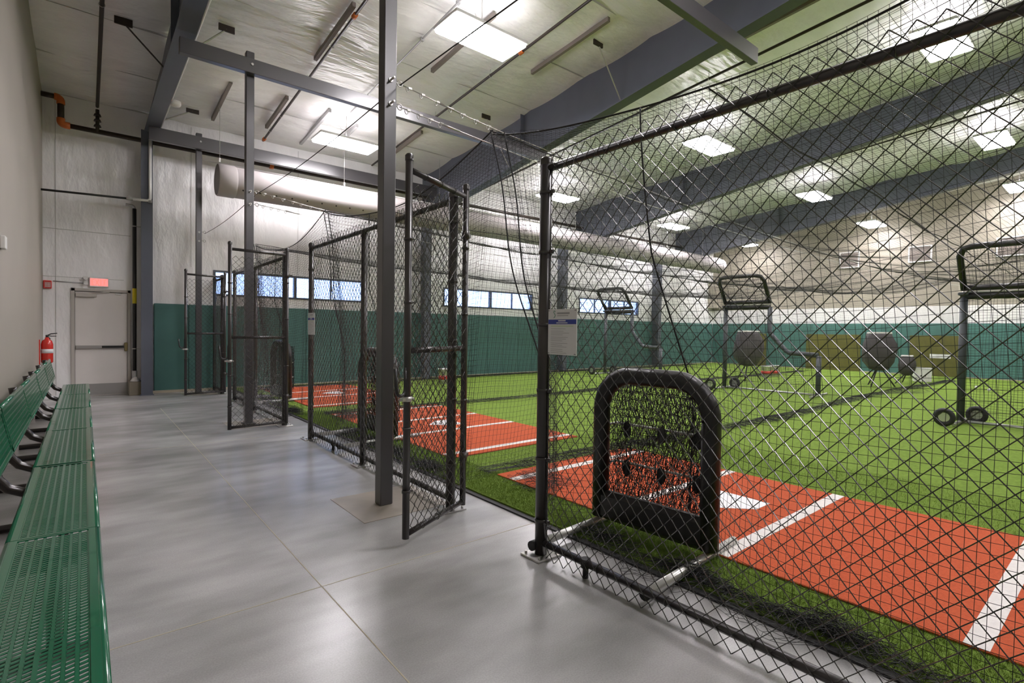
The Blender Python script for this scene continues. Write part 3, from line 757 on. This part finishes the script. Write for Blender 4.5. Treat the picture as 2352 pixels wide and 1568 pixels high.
for k, yy in enumerate((3.82, 8.09, 12.36)):
    t = thing('front_net', labs[k], 'net', (0, yy, 0), group='black front net curtains')
    o = bpy.data.objects.new('net_mesh', front_me); COL.objects.link(o); o.parent = t
    v_ = np.linspace(0, 1, 30)
    for uu in (1.0, .93):
        P = front_fn(np.full(30, uu), v_); P[:, 1] += .02*np.sin(v_*14+uu*9); P[:, 0] += .02*np.sin(v_*11); MB().tube(P, .0065, 6).build('edge_rope', M['rope'], t)
    P = front_fn(np.full(30, .575), v_); P[:, 0] -= .01; MB().tube(P, .006, 6).build('seam_rope', M['rope'], t)
    # net bundled on the ground in lumps along the turf edge
    b = MB()
    pieces = []
    def clump(n_, cx0, cy0, sx, sy, sz):
        c = rng.normal(0, 1, (n_, 3)); c = np.clip(c, -2, 2); P = np.zeros((n_, 6, 3)); a = np.linspace(-.5, .5, 6)
        an = rng.uniform(0, 6.28, n_); L_ = rng.uniform(.05, .13, n_)
        P[..., 0] = (cx0+c[:, 0]*sx)[:, None]+np.cos(an)[:, None]*L_[:, None]*a[None]
        P[..., 1] = (cy0+c[:, 1]*sy)[:, None]+np.sin(an)[:, None]*L_[:, None]*a[None]
        P[..., 2] = .030+(np.abs(c[:, 2])*sz*np.exp(-(c[:, 0]**2+c[:, 1]**2)*.3))[:, None]+rng.uniform(0, .012, (n_, 6))
        b.strands(P, .0014)
    for cy0, n_ in ((-1.62, 200), (-2.25, 320), (-2.95, 260), (-3.65, 320)): clump(n_, 2.62, cy0, .045, .11, .045)
    clump(600, 2.59, -2.80, .030, .62, .014)
    def lie(u, v):
        y = -1.55-2.5*u+.03*np.sin(v*9+u*40); x = 2.42+.22*v+.05*np.sin(u*23+v*2)+.03*np.sin(u*57+1)*(1-v)
        return np.stack([x, y, .012+.020*v+.010*np.abs(np.sin(u*70+v*6))+.006*np.sin(u*130+v*11)], -1)
    ln = netgrid(lie, 56, 9, 130, 8, r=.0013); b.v += ln.v; b.f += [F+b.n for F in ln.f]; b.sm += ln.sm; b.n += ln.n
    clump(320, 3.15, -.42, .13, .14, .06)
    tag(b.build('bundled_net', M['net'], t), kind='stuff')

# cables with hardware
def cable(y, z0, z1s, label, first):
    t = thing('net_cable', label, 'cable', (0, y, 0), group='steel net cables running from the square posts')
    n_ = 60; xs = np.linspace(1.93, NX1, n_)
    zs = z0+(topz(NX0)-z0)*np.clip((xs-1.93)/(NX0-1.93), 0, 1) if first else z0-.10*np.clip((xs-1.93)/3, 0, 1)-.25*4*((xs-1.93)/(NX1-1.93))*(1-(xs-1.93)/(NX1-1.93))
    if first: zs = np.where(xs > NX0, topz(xs)+.008, zs)
    MB().tube(np.stack([xs, xs*0, zs], -1), .0042, 6).build('wire_rope', M['galv'], t)
    b = MB()
    for x in ((2.0, 2.12, 2.26, 2.40, 2.52, 2.66, 2.80) if first else (1.99, 2.10, 2.2, 2.3)):
        b.cut(); z = np.interp(x, xs, zs); b.torus((x, 0, z-.014), .014, .0035, 'y', 12, 5, 1.4); b.cbox((x+.02, 0, z), (.03, .014, .016))
    b.cut(); b.cyl((2.30, 0, np.interp(2.3, xs, zs)), (2.50, 0, np.interp(2.5, xs, zs)), .009, 8)
    b.build('clip', M['galv'], t)
for k, y in enumerate((3.79, 8.12)):
    nm = ['nearest', 'middle'][k]
    cable(y+.0, 3.32, None, 'upper steel cable with rings from the %s square post' % nm, True)
    cable(y+.0, 3.14, None, 'lower steel cable with clamps from the %s square post' % nm, False)
t = thing('walkway_cable', 'dark cable strung along the walkway between the square posts', 'cable', (0, 0, 0))
b = MB()
for y0, y1 in ((-6, 3.73), (3.85, 8.08), (8.20, 12.26)):
    b.cut(); ys = np.linspace(y0, y1, 12); b.tube(np.stack([ys*0+1.90, ys, 3.28-.05*np.sin(np.linspace(0, PI, 12))], -1), .0045, 6)
b.build('wire_rope', M['rope'], t)

# ================================================================== SOCK SCREENS
def sock_screen(loc, rz, label):
    t = thing('sock_net_screen', label, 'practice net screen', loc, rz, group='padded sock net screens')
    W_, Ht, rr = .40, 1.08, .23; r = .058
    pts = [(0, -W_, .09)]+[(0, -W_, Ht-rr)]+arc((0, -W_+rr, Ht-rr), rr, PI, PI/2, 8, 'yz')+arc((0, W_-rr, Ht-rr), rr, PI/2, 0, 8, 'yz')+[(0, W_, .09)]
    P = np.array(pts); P[:, 2] += .01*np.cos(P[:, 1]*4); r_ = np.full(len(P), r)
    MB().tube(P, r_, 14).build('padded_frame', M['foam'], t)
    MB().rbox((0, 0, .175), (.09, 2*W_, .20), .03).build('padded_sill', M['foam'], t)
    for sy in (-1, 1):
        lg = MB().cyl((-.66, sy*W_+.0, .055), (.34, sy*W_+.0, .055), .026, 12).build('base_leg', M['alum'], t)
        MB().cyl((-.70, sy*W_, .055), (-.655, sy*W_, .055), .030, 12).build('leg_cap', M['rubber'], lg)
        MB().sphere((.34, sy*W_, .055), .026, 10).build('leg_end', M['alum'], lg)
        MB().cyl((0, sy*W_, .05), (0, sy*W_, .16), .024, 10).build('upright', M['alum'], lg)
    for z, x in ((.74, .10), (.47, .10)):
        o = MB().tube([(0, -W_, z-.02), (x, -W_+.06, z), (x, W_-.06, z+.0), (0, W_, z-.02)], .009, 8).build('cross_bar', M['alum'], t)
        b = MB()
        for y in (-.27, -.02, .25):
            b.cut(); b.sphere((x-.012, y, z-.035), .032, 8, (.35, 1.1, 1.9))
        b.build('pocket_tie', M['foam'], o)
    b = MB(); r3 = np.random.default_rng(3)
    for lay in range(3):
        n_ = 44; m_ = 28; yy = np.linspace(-W_+.05, W_-.05, n_); zz = np.linspace(Ht-.05, .24, m_)
        P = np.zeros((n_, m_, 3)); P[..., 1] = yy[:, None]+r3.normal(0, .009, (n_, m_)); P[..., 2] = zz[None]+r3.normal(0, .006, (n_, m_))
        P[..., 0] = .02+lay*.045+.07*np.sin(np.linspace(0, PI, m_))[None]*np.sin(np.linspace(0, PI, n_))[:, None]+r3.normal(0, .007, (n_, m_))
        b.strands(P, .0026)
        Q = np.swapaxes(P, 0, 1).copy(); Q += r3.normal(0, .006, Q.shape); b.strands(Q[::2], .0022)
    b.build('pocket_net', M['net'], t)
    return t
s0 = sock_screen((2.85, 2.02, .0), math.radians(4), 'padded black sock net screen right behind the nearest fence panel')
dup(s0, (2.86, 6.15, 0), math.radians(4), 'padded black sock net screen behind the second fence run')
dup(s0, (2.86, 10.35, 0), math.radians(4), 'padded black sock net screen by the second open gate, farthest')

# ================================================================== L SCREENS
def l_screen(loc, rz, label, tilt=.45, foam='navyfoam'):
    t = thing('pitching_screen', label, 'pitching screen', loc, rz, group='L-shaped pitching screens with hoods')
    r = .052
    MB().cyl((0, 0, .05), (0, 0, 2.0), r, 12).build('tall_post', M[foam], t)
    MB().cyl((0, -2.1, .05), (0, -2.1, .90), r, 12).build('short_post', M[foam], t)
    MB().tube([(0, -1.05, 2.0), (0, -1.05, 1.42), (0, -1.10, 1.34), (0, -1.42, .99), (0, -1.50, .94), (0, -2.08, .92)], r, 12).build('notch_rail', M[foam], t)
    MB().cyl((0, 0, 2.0), (0, -1.05, 2.0), r*1.1, 12).build('top_rail', M['foam'], t)
    MB().cyl((-.03, .02, 2.055), (-.03, -1.05, 2.055), .014, 8).build('hinge_rod', M['alum'], t)
    hz, hx = .60, -.47
    pts = [(0, .0, 2.10), (hx*.75, .0, 2.10+hz*.72)]
    P = [(-.02, 0, 2.10), (hx*.8, 0, 2.10+hz*.8), (hx*.95, -.05, 2.10+hz*.96), (hx, -.16, 2.10+hz), (hx, -.88, 2.10+hz), (hx*.95, -1.0, 2.10+hz*.96), (hx*.8, -1.05, 2.10+hz*.8), (-.02, -1.05, 2.10)]
    MB().tube(P, .045, 12).build('hood_frame', M['foam'], t)
    MB().cyl((-.03, .03, 2.12), (-.03, -1.08, 2.12), .045, 12).build('hood_rail', M['foam'], t)
    b = MB(); n_ = 25
    a = np.linspace(-.04, -1.01, n_); zz = np.linspace(0, 1, 18)
    P = np.zeros((n_, 4, 3)); P[..., 1] = a[:, None]; P[..., 0] = hx*np.linspace(0, 1, 4); P[..., 2] = 2.10+hz*np.linspace(0, 1, 4); b.strands(P, .0022)
    P = np.zeros((18, 4, 3)); P[..., 0] = (hx*zz)[:, None]; P[..., 2] = (2.10+hz*zz)[:, None]; P[..., 1] = np.linspace(-.02, -1.03, 4)[None]; b.strands(P, .0022)
    b.build('hood_net', M['net'], t)
    b = MB()      # body net (L outline)
    for y in np.arange(-.05, -2.08, -.042):
        zt = 2.0 if y > -1.05 else (.94+(1.50+y)*1.05 if y > -1.45 else .93); zt = min(zt, 2.0)
        P = np.zeros((1, 8, 3)); P[0, :, 1] = y+.008*np.sin(np.arange(8)+y*30); P[0, :, 2] = np.linspace(.08, zt, 8); P[0, :, 0] = .04+.05*np.sin(np.linspace(0, PI, 8)); b.strands(P, .0022)
    for z in np.arange(.10, 1.98, .042):
        ye = -2.08 if z < .93 else (-1.5+(z-.94)/1.05 if z < 1.40 else -1.05)
        P = np.zeros((1, 12, 3)); P[0, :, 1] = np.linspace(-.02, ye, 12); P[0, :, 2] = z+.006*np.sin(np.arange(12)*2+z*20); P[0, :, 0] = .04+.05*math.sin(PI*z/2); b.strands(P, .0022)
    b.build('screen_net', M['net'], t)
    MB().cyl((0, .02, .045), (0, -2.12, .045), .022, 10).build('base_bar', M['alum'], t)
    for y in (.0, -2.1):
        lg = MB().tube([(-.48, y, .04), (-.40, y, .035), (.50, y, .035), (.58, y, .04)], .024, 10).build('base_leg', M['alum'], t)
    for x, wy, rr in ((-.52, .10, .14), (.22, -.16, .14)):
        w = MB().torus((x, wy, rr+.0), rr-.038, .038, 'x', 24, 8).build('wheel', M['rubber'], t)
        MB().cyl((x-.015, wy, rr+.0), (x+.015, wy, rr+.0), rr-.045, 18).build('wheel_hub', M['alum'], w)
    MB().rbox((-.0, 0, 2.03), (.16, .13, .05), .01).build('corner_bracket', M['navyfoam'], t)
    return t
l0 = l_screen((10.6, 1.80, .024), math.radians(0), 'L-shaped pitching screen with hood, cut off by the right edge, nearest')
dup(l0, (12.28, 6.60, .024), math.radians(3), 'hooded L-shaped pitching screen in the middle distance right of the sock screen')
dup(l0, (13.05, 11.10, .024), math.radians(0), 'hooded L-shaped pitching screen in front of the far window')

# ================================================================== FAR GEAR
def pitching_machine(loc, rz, s, label):
    t = thing('pitching_machine', label, 'pitching machine', loc, rz, group='covered pitching machines on stands')
    V = []; n = 14; prof = [(.10, .42), (.26, .46), (.42, .66), (.47, .92), (.44, 1.15), (.36, 1.34), (.33, 1.42), (.0, 1.42)]
    b = MB(); F = []
    for i, (r, z) in enumerate(prof):
        for j in range(n):
            a = 2*PI*j/n; q = 1/(max(abs(math.cos(a)), abs(math.sin(a)))**.85); w = 1+.06*math.sin(5*a+i*1.7)
            V.append((r*.62*q*w*math.cos(a)*s, r*.78*q*w*math.sin(a)*s, (.30+(z-.3))*s))
    F = [(i*n+j, i*n+(j+1) % n, (i+1)*n+(j+1) % n, (i+1)*n+j) for i in range(len(prof)-1) for j in range(n)]
    b.add(V, F, True); b.build('cover', M['cover'], t)
    MB().rbox((0, 0, 1.44*s), (.36*s, .50*s, .05), .01).build('feed_tray', M['white'], t)
    for a in (.4, 2.5, 4.6):
        MB().cyl((.06*math.cos(a), .06*math.sin(a), .5*s), (.38*math.cos(a), .38*math.sin(a), .0), .018, 8).build('leg', M['black'], t)
pitching_machine((16.6, 4.55, .024), .5, 1.0, 'covered pitching machine standing just right of the middle hooded screen')
pitching_machine((15.0, 7.35, .024), .9, 1.0, 'covered pitching machine behind the middle hooded screen\'s tall post')
pitching_machine((18.3, 4.32, .024), .1, .55, 'low dark pitching machine beside the white box on the turf')

def bucket(loc, r, h, label, dots=False):
    t = thing('ball_bucket', label, 'bucket', loc, group='white ball buckets')
    MB().lathe([(0, 0), (r*.88, 0), (r*.98, h*.93), (r*1.06, h*.94), (r*1.06, h), (r*.96, h), (r*.9, h*.9)], (0, 0, 0), 20).build('pail', M['white'], t)
    MB().lathe([(r*.905, h*.28), (r*.915, h*.28), (r*.945, h*.55), (r*.93, h*.55)], (0, 0, 0), 20).build('red_label', M['red'], t)
    MB().tube([(0, -r*1.05, h*.9)]+[(r*.5*math.sin(a), -r*1.1*math.cos(a), h*.9-.10*math.sin(a)) for a in np.linspace(.1, PI-.1, 8)], .004, 5).build('bail_handle', M['galv'], t)
    b = MB(); 
    for k in range(7): a = k*.9; b.cut(); b.sphere((r*.55*math.cos(a), r*.55*math.sin(a), h*.93), .036, 8)
    b.build('ball', M['paper'], t)
bucket((7.05, 11.25, .024), .16, .38, 'white ball bucket with red label near the far pads, seen through the first gate')
bucket((16.75, 7.62, .024), .155, .36, 'white ball bucket with red label standing right of the middle screen\'s post')
bucket((17.3, 7.60, .024), .155, .36, 'white ball bucket just behind the other at the middle screen')
t = thing('ball_box', 'white ball box with two dark dots beside the low pitching machine', 'box', (19.6, 4.25, .024), .35)
MB().rbox((0, 0, .20), (.40, .42, .40), .01).build('box_body', M['white'], t); MB().cyl((-.202, -.05, .18), (-.206, -.05, .18), .02, 8).cut().cyl((-.202, .05, .18), (-.206, .05, .18), .02, 8).build('dot', M['black'], t)
MB().rbox((0, 0, .405), (.42, .44, .03), .006).build('lid', M['paper'], t)
for k, (x, y) in enumerate([(17.6, 2.45), (18.3, 2.8)]):
    tag(MB().sphere((0, 0, .037), .037, 12).build('baseball', M['paper'], None, (x, y, .024)), ['white baseball on the turf behind the nearest hooded screen', 'white baseball closer to the right wall'][k], 'ball', 'loose baseballs on the turf')
for k, (y0, y1, tg) in enumerate([(6.82, 8.74, 0), (3.80, 5.30, 1), (10.35, 11.2, 0)]):
    t = thing('olive_board', ['olive board leaning on the right wall behind the covered machine', 'olive board with a white label on the right wall, beside the nearest hooded screen', 'narrow olive board on the right wall, farthest left'][k], 'board', (XR-.14, (y0+y1)/2, .024), group='olive boards along the right wall')
    MB().rbox((0, 0, .70), (.05, y1-y0, 1.39), .008).build('panel', M['olive'], t)
    if tg: MB().box(-.031, -.026, -.40, .17, .62, .76).build('label_strip', M['paper'], t)
for k, (y, z, w, h) in enumerate([(5.1, 4.3, .60, .50), (2.7, 4.3, .75, .55), (7.3, 4.3, .60, .55)]):
    t = thing('wall_louver', ['square louver vent high on the right wall, middle one', 'square louver vent high on the right wall by the right edge', 'square louver vent high on the right wall, farthest'][k], 'vent', (XR, y, z), group='louver vents high on the right wall')
    MB().box(-.06, 0, -w/2, w/2, -h/2, h/2).build('duct_box', M['louver'], t)
    b = MB(); f = .035
    for a in ((-w/2-f, w/2+f, h/2, h/2+f), (-w/2-f, w/2+f, -h/2-f, -h/2), (-w/2-f, -w/2, -h/2, h/2), (w/2, w/2+f, -h/2, h/2)): b.box(-.08, 0, *a)
    b.build('vent_frame', M['white'], t)
    b = MB(); [b.box(-.068, -.06, -w/2, w/2, -h/2+q*h/6+.01, -h/2+q*h/6+.05) for q in range(6)]; b.build('slats', M['louver'], t)
t = thing('corner_duct', 'tan metal duct box in the far corner above the pads', 'duct', (22.6, 12.72, 2.56))
MB().rbox((0, 0, .60), (.42, .40, 1.2), .01).build('duct_box', M['beigemetal'], t)

# ================================================================== DOOR SIDE FITTINGS
t = thing('exit_sign', 'lit red exit sign with emergency lamps above the door', 'exit sign', (.215, YF, 2.12))
MB().rbox((0, -.03, .09), (.30, .05, .19), .006).build('sign_housing', M['white'], t)
MB().box(-.135, .135, -.058, -.055, .02, .16).build('sign_face', M['exitface'], t)
b = MB(); y0, y1 = -.061, -.058; s = .016
def lbar(x, z, w, h): b.box(x, x+w, y0, y1, z, z+h)
x = -.115; lbar(x, .035, s, .11); lbar(x, .035, .045, s); lbar(x, .082, .04, s); lbar(x, .129, .045, s)
x = -.055
for sg in (1, -1): b.tube([(x+.025-sg*.022, -.0595, .037), (x+.025+sg*.022, -.0595, .143)], .008, 4)
x = .018; lbar(x, .035, s, .11)
x = .052; lbar(x+.02, .035, s, .11); lbar(x, .129, .056, s)
b.build('exit_letters', M['exitred'], t)
b = MB()
for z in (.06, .155): b.cyl((-.20, -.05, z), (-.20, -.09, z), .035, 14); 
b.cyl((-.20, -.0, .06), (-.20, -.05, .06), .015, 8); b.cyl((-.20, -.0, .155), (-.20, -.05, .155), .015, 8); b.box(-.235, -.165, -.02, 0, .03, .19); b.build('emergency_lamp', M['white'], t)
t = thing('alarm_conduit', 'thin conduit from the fire alarm to the exit sign', 'conduit', (0, YF-.012, 2.19))
MB().cyl((-.46, 0, 0), (-.02, 0, -.01), .010, 8).build('conduit_pipe', M['greypipe'], t)
t = thing('fire_alarm', 'red fire alarm horn on the wall left of the exit sign', 'fire alarm', (-.535, YF, 2.05))
MB().rbox((0, -.03, .07), (.12, .06, .15), .008).build('alarm_body', M['red'], t)
b = MB(); [b.box(-.035, .045, -.0625, -.06, .02+.02*q, .028+.02*q) for q in range(5)]; [b.box(-.03+.022*q, -.024+.022*q, -.0625, -.06, .02, .11) for q in range(4)]; b.build('grille', M['white'], t)
t = thing('fire_extinguisher', 'red fire extinguisher hung on the beige wall near the door', 'fire extinguisher', (XL+.10, 11.9, .72))
MB().lathe([(0, 0), (.065, 0), (.08, .02), (.08, .32), (.065, .38), (.03, .41), (.025, .44), (0, .44)], (0, 0, 0), 20).build('cylinder', M['redpaint'], t)
MB().lathe([(.0808, .17), (.0812, .17), (.0812, .24), (.0808, .24)], (0, 0, 0), 20).build('label_band', M['paper'], t)
MB().cyl((0, 0, .44), (0, 0, .48), .02, 10).tube([(0, 0, .47), (.05, 0, .50), (.13, 0, .51)], .009, 8).tube([(0, 0, .47), (.06, 0, .46), (.12, 0, .46)], .007, 8).build('valve_handle', M['black'], t)
MB().tube([(.0, .02, .46), (.03, .08, .42), (.04, .10, .3), (.03, .10, .15)], .010, 8).build('hose', M['rubber'], t)
MB().box(-.10, -.085, -.07, .07, -.02, .40).build('wall_bracket', M['redpaint'], t)
t = thing('wall_strobe', 'small white wall fixture on the beige wall at the left edge', 'wall fixture', (XL, 6.72, 2.08))
MB().rbox((.02, 0, .05), (.04, .12, .12), .006).build('fixture_plate', M['white'], t)
t = thing('drain_pipe', 'tall black pipe with yellow tag between the door and the steel column', 'pipe', (.765, YF-.16, 0))
MB().cyl((0, 0, .46), (0, 0, 3.70), .034, 12).build('pipe', M['black'], t)
MB().cyl((0, 0, .30), (0, 0, .48), .045, 12).build('pipe_boot', M['greypipe'], t)
MB().cyl((0, 0, 1.82), (0, 0, 2.12), .0355, 12).build('yellow_tag', M['yellow'], t)
b = MB(); [b.cut().cyl((0, 0, z-.01), (0, 0, z+.01), .042, 12).cbox((.06, 0, z), (.10, .012, .014)) for z in (.92, 3.35)]; b.build('pipe_clamp', M['galv'], t)
MB().tube([(0, 0, 3.68)]+arc((-.06, 0, 3.70), .06, 0, PI/2, 5)+[(-.14, 0, 3.765)], .024, 10).build('elbow', M['greypipe'], t)
t = thing('drain_box', 'low tan box under the black pipe by the steel column', 'box', (.775, YF-.17, 0))
MB().rbox((0, 0, .135), (.21, .26, .27), .006).build('box_body', M['brownbox'], t)
MB().tube([(0, 0, .27), (0, 0, .30), (0, 0, .36)], [.10, .07, .035], 16).build('box_cone', M['white'], t)
t = thing('wall_conduit', 'pale conduit running across above the door and up the steel column', 'conduit', (0, YF-.43, 0))
MB().tube([(1.0, 0, 5.05), (1.0, 0, 3.90)]+arc((.94, 0, 3.90), .06, 0, -PI/2, 5)+[(.62, 0, 3.83)], .026, 10).build('conduit_pipe', M['white'], t)
MB().cyl((.62, 0, 3.83), (-.60, 0, 3.78), .020, 10).build('dark_conduit', M['black'], t)
MB().cyl((.62, 0, 3.832), (.72, 0, 3.832), .033, 12).cyl((.97, 0, 3.83), (1.03, 0, 3.83), .03, 12).build('conduit_coupling', M['greypipe'], t)

# ================================================================== BENCHES
def perf(pts, nrm, a, c):
    # perforated sheet: strips along y at each (x, z) of pts, slanted webs between them
    b = MB(); t = .003; pts = np.array(pts); d = pts[1]-pts[0]; w = np.linalg.norm(d); d = d/w; nrm = np.array(nrm)*t
    def slab(P):      # P (n,4,3) top corners
        n = len(P); q = np.array([nrm[0], 0, nrm[1]]); V = np.concatenate([P, P+q], 1).reshape(-1, 3)
        f0 = np.array([(0, 1, 2, 3), (7, 6, 5, 4), (0, 4, 5, 1), (1, 5, 6, 2), (2, 6, 7, 3), (3, 7, 4, 0)])
        b.add(V, (np.arange(n)[:, None, None]*8+f0[None]).reshape(-1, 4))
    h = .0055; L = []
    for p in pts: L.append([(p[0]-d[0]*h, a, p[1]-d[1]*h), (p[0]+d[0]*h, a, p[1]+d[1]*h), (p[0]+d[0]*h, c, p[1]+d[1]*h), (p[0]-d[0]*h, c, p[1]-d[1]*h)])
    slab(np.array(L)); L = []
    ys = np.arange(a+.006, c-.022, .0235); hh = .0058; sl = .007
    for k in range(len(pts)-1):
        p, r = pts[k]+d*h*.8, pts[k+1]-d*h*.8
        for y in ys: L.append([(p[0], y-hh, p[1]), (r[0], y-hh+sl, r[1]), (r[0], y+hh+sl, r[1]), (p[0], y+hh, p[1])])
    slab(np.array(L)); return b
def bench(y0, label, seam=1.5):
    t = thing('perforated_bench', label, 'bench', (0, y0, 0), group='green perforated benches along the beige wall')
    L = 3.01
    zS = .445; xA, xB = -.25, .035
    def seat_half(a, c):
        b = MB(); f = .024
        b.box(xA, xA+f, a, c, zS-.004, zS); b.box(xB-f, xB, a, c, zS-.004, zS); b.box(xA+f, xB-f, a, a+.014, zS-.004, zS); b.box(xA+f, xB-f, c-.014, c, zS-.004, zS)
        b.box(-.113, -.101, a, c, zS-.02, zS-.001)
        # rolled edges
        b.tube([(xB+.004, a, zS-.014), (xB+.004, c, zS-.014)], .015, 10); b.tube([(xA-.004, a, zS-.014), (xA-.004, c, zS-.014)], .015, 10)
        s = b.build('seat_frame', M['bench'], t)
        xs = np.linspace(xA+f, xB-f, 9)
        perf([(x, zS-.003) for x in xs], (0, -1), a+.014, c-.014).build('seat_mesh', M['bench'], s)
    seat_half(0, seam-.003); seat_half(seam+.003, L)
    # backrest, leaning: bottom (-.355,.56) top (-.41,.84)
    x0, z0, x1, z1 = -.355, .56, -.412, .84; dx, dz = (x1-x0), (z1-z0); Lb = math.hypot(dx, dz); ux, uz = dx/Lb, dz/Lb
    def bp_(s_, o=0): return (x0+ux*s_+uz*o, z0+uz*s_-ux*o)
    def back_half(a, c):
        b = MB()
        for s0, s1 in ((0, .024), (Lb-.024, Lb)):
            p, q = bp_(s0), bp_(s1); p2, q2 = bp_(s0, -.004), bp_(s1, -.004)
            V = [(p[0], a, p[1]), (q[0], a, q[1]), (q2[0], a, q2[1]), (p2[0], a, p2[1]), (p[0], c, p[1]), (q[0], c, q[1]), (q2[0], c, q2[1]), (p2[0], c, p2[1])]
            b.add(V, [(0, 1, 2, 3), (4, 7, 6, 5), (0, 4, 5, 1), (3, 2, 6, 7), (0, 3, 7, 4), (1, 5, 6, 2)])
        for y in (a, c-.014):
            p, q = bp_(0), bp_(Lb); p2, q2 = bp_(0, -.004), bp_(Lb, -.004)
            V = [(p[0], y, p[1]), (q[0], y, q[1]), (q2[0], y, q2[1]), (p2[0], y, p2[1]), (p[0], y+.014, p[1]), (q[0], y+.014, q[1]), (q2[0], y+.014, q2[1]), (p2[0], y+.014, p2[1])]
            b.add(V, [(0, 1, 2, 3), (4, 7, 6, 5), (0, 4, 5, 1), (3, 2, 6, 7), (0, 3, 7, 4), (1, 5, 6, 2)])
        for s_ in (0, Lb): p = bp_(s_, -.014); b.tube([(p[0], a, p[1]), (p[0], c, p[1])], .016, 10)
        s = b.build('back_frame', M['bench'], t)
        perf([bp_(q, -.003) for q in np.linspace(.024, Lb-.024, 8)], (ux*0-uz, ux), a+.014, c-.014).build('back_mesh', M['bench'], s)
    back_half(0, seam-.003); back_half(seam+.003, L)
    for y in (.12, 1.25, 2.52):
        a = MB()
        pts = [(-.02, y, .405), (-.20, y, .40), (-.27, y, .405), (-.34, y, .44), (-.385, y, .50), (-.405, y, .58), (-.425, y, .68), (-.455, y, .83), (-.46, y, .86)]
        a.tube(pts, .027, 12).build('back_arm', M['benchleg'], t)
        MB().tube([(-.56, y, .028), (.02, y, .028)], .027, 12).build('foot_tube', M['benchleg'], t)
        MB().cyl((-.10, y, .03), (-.10, y, .40), .027, 12).build('leg', M['benchleg'], t)
bench(1.57, 'green perforated bench nearest the viewer')
bench(4.62, 'green perforated bench, middle of the row')
bench(7.67, 'green perforated bench, farthest, by the fire extinguisher')
bench(-1.48, 'green perforated bench alongside the viewer at the left edge')
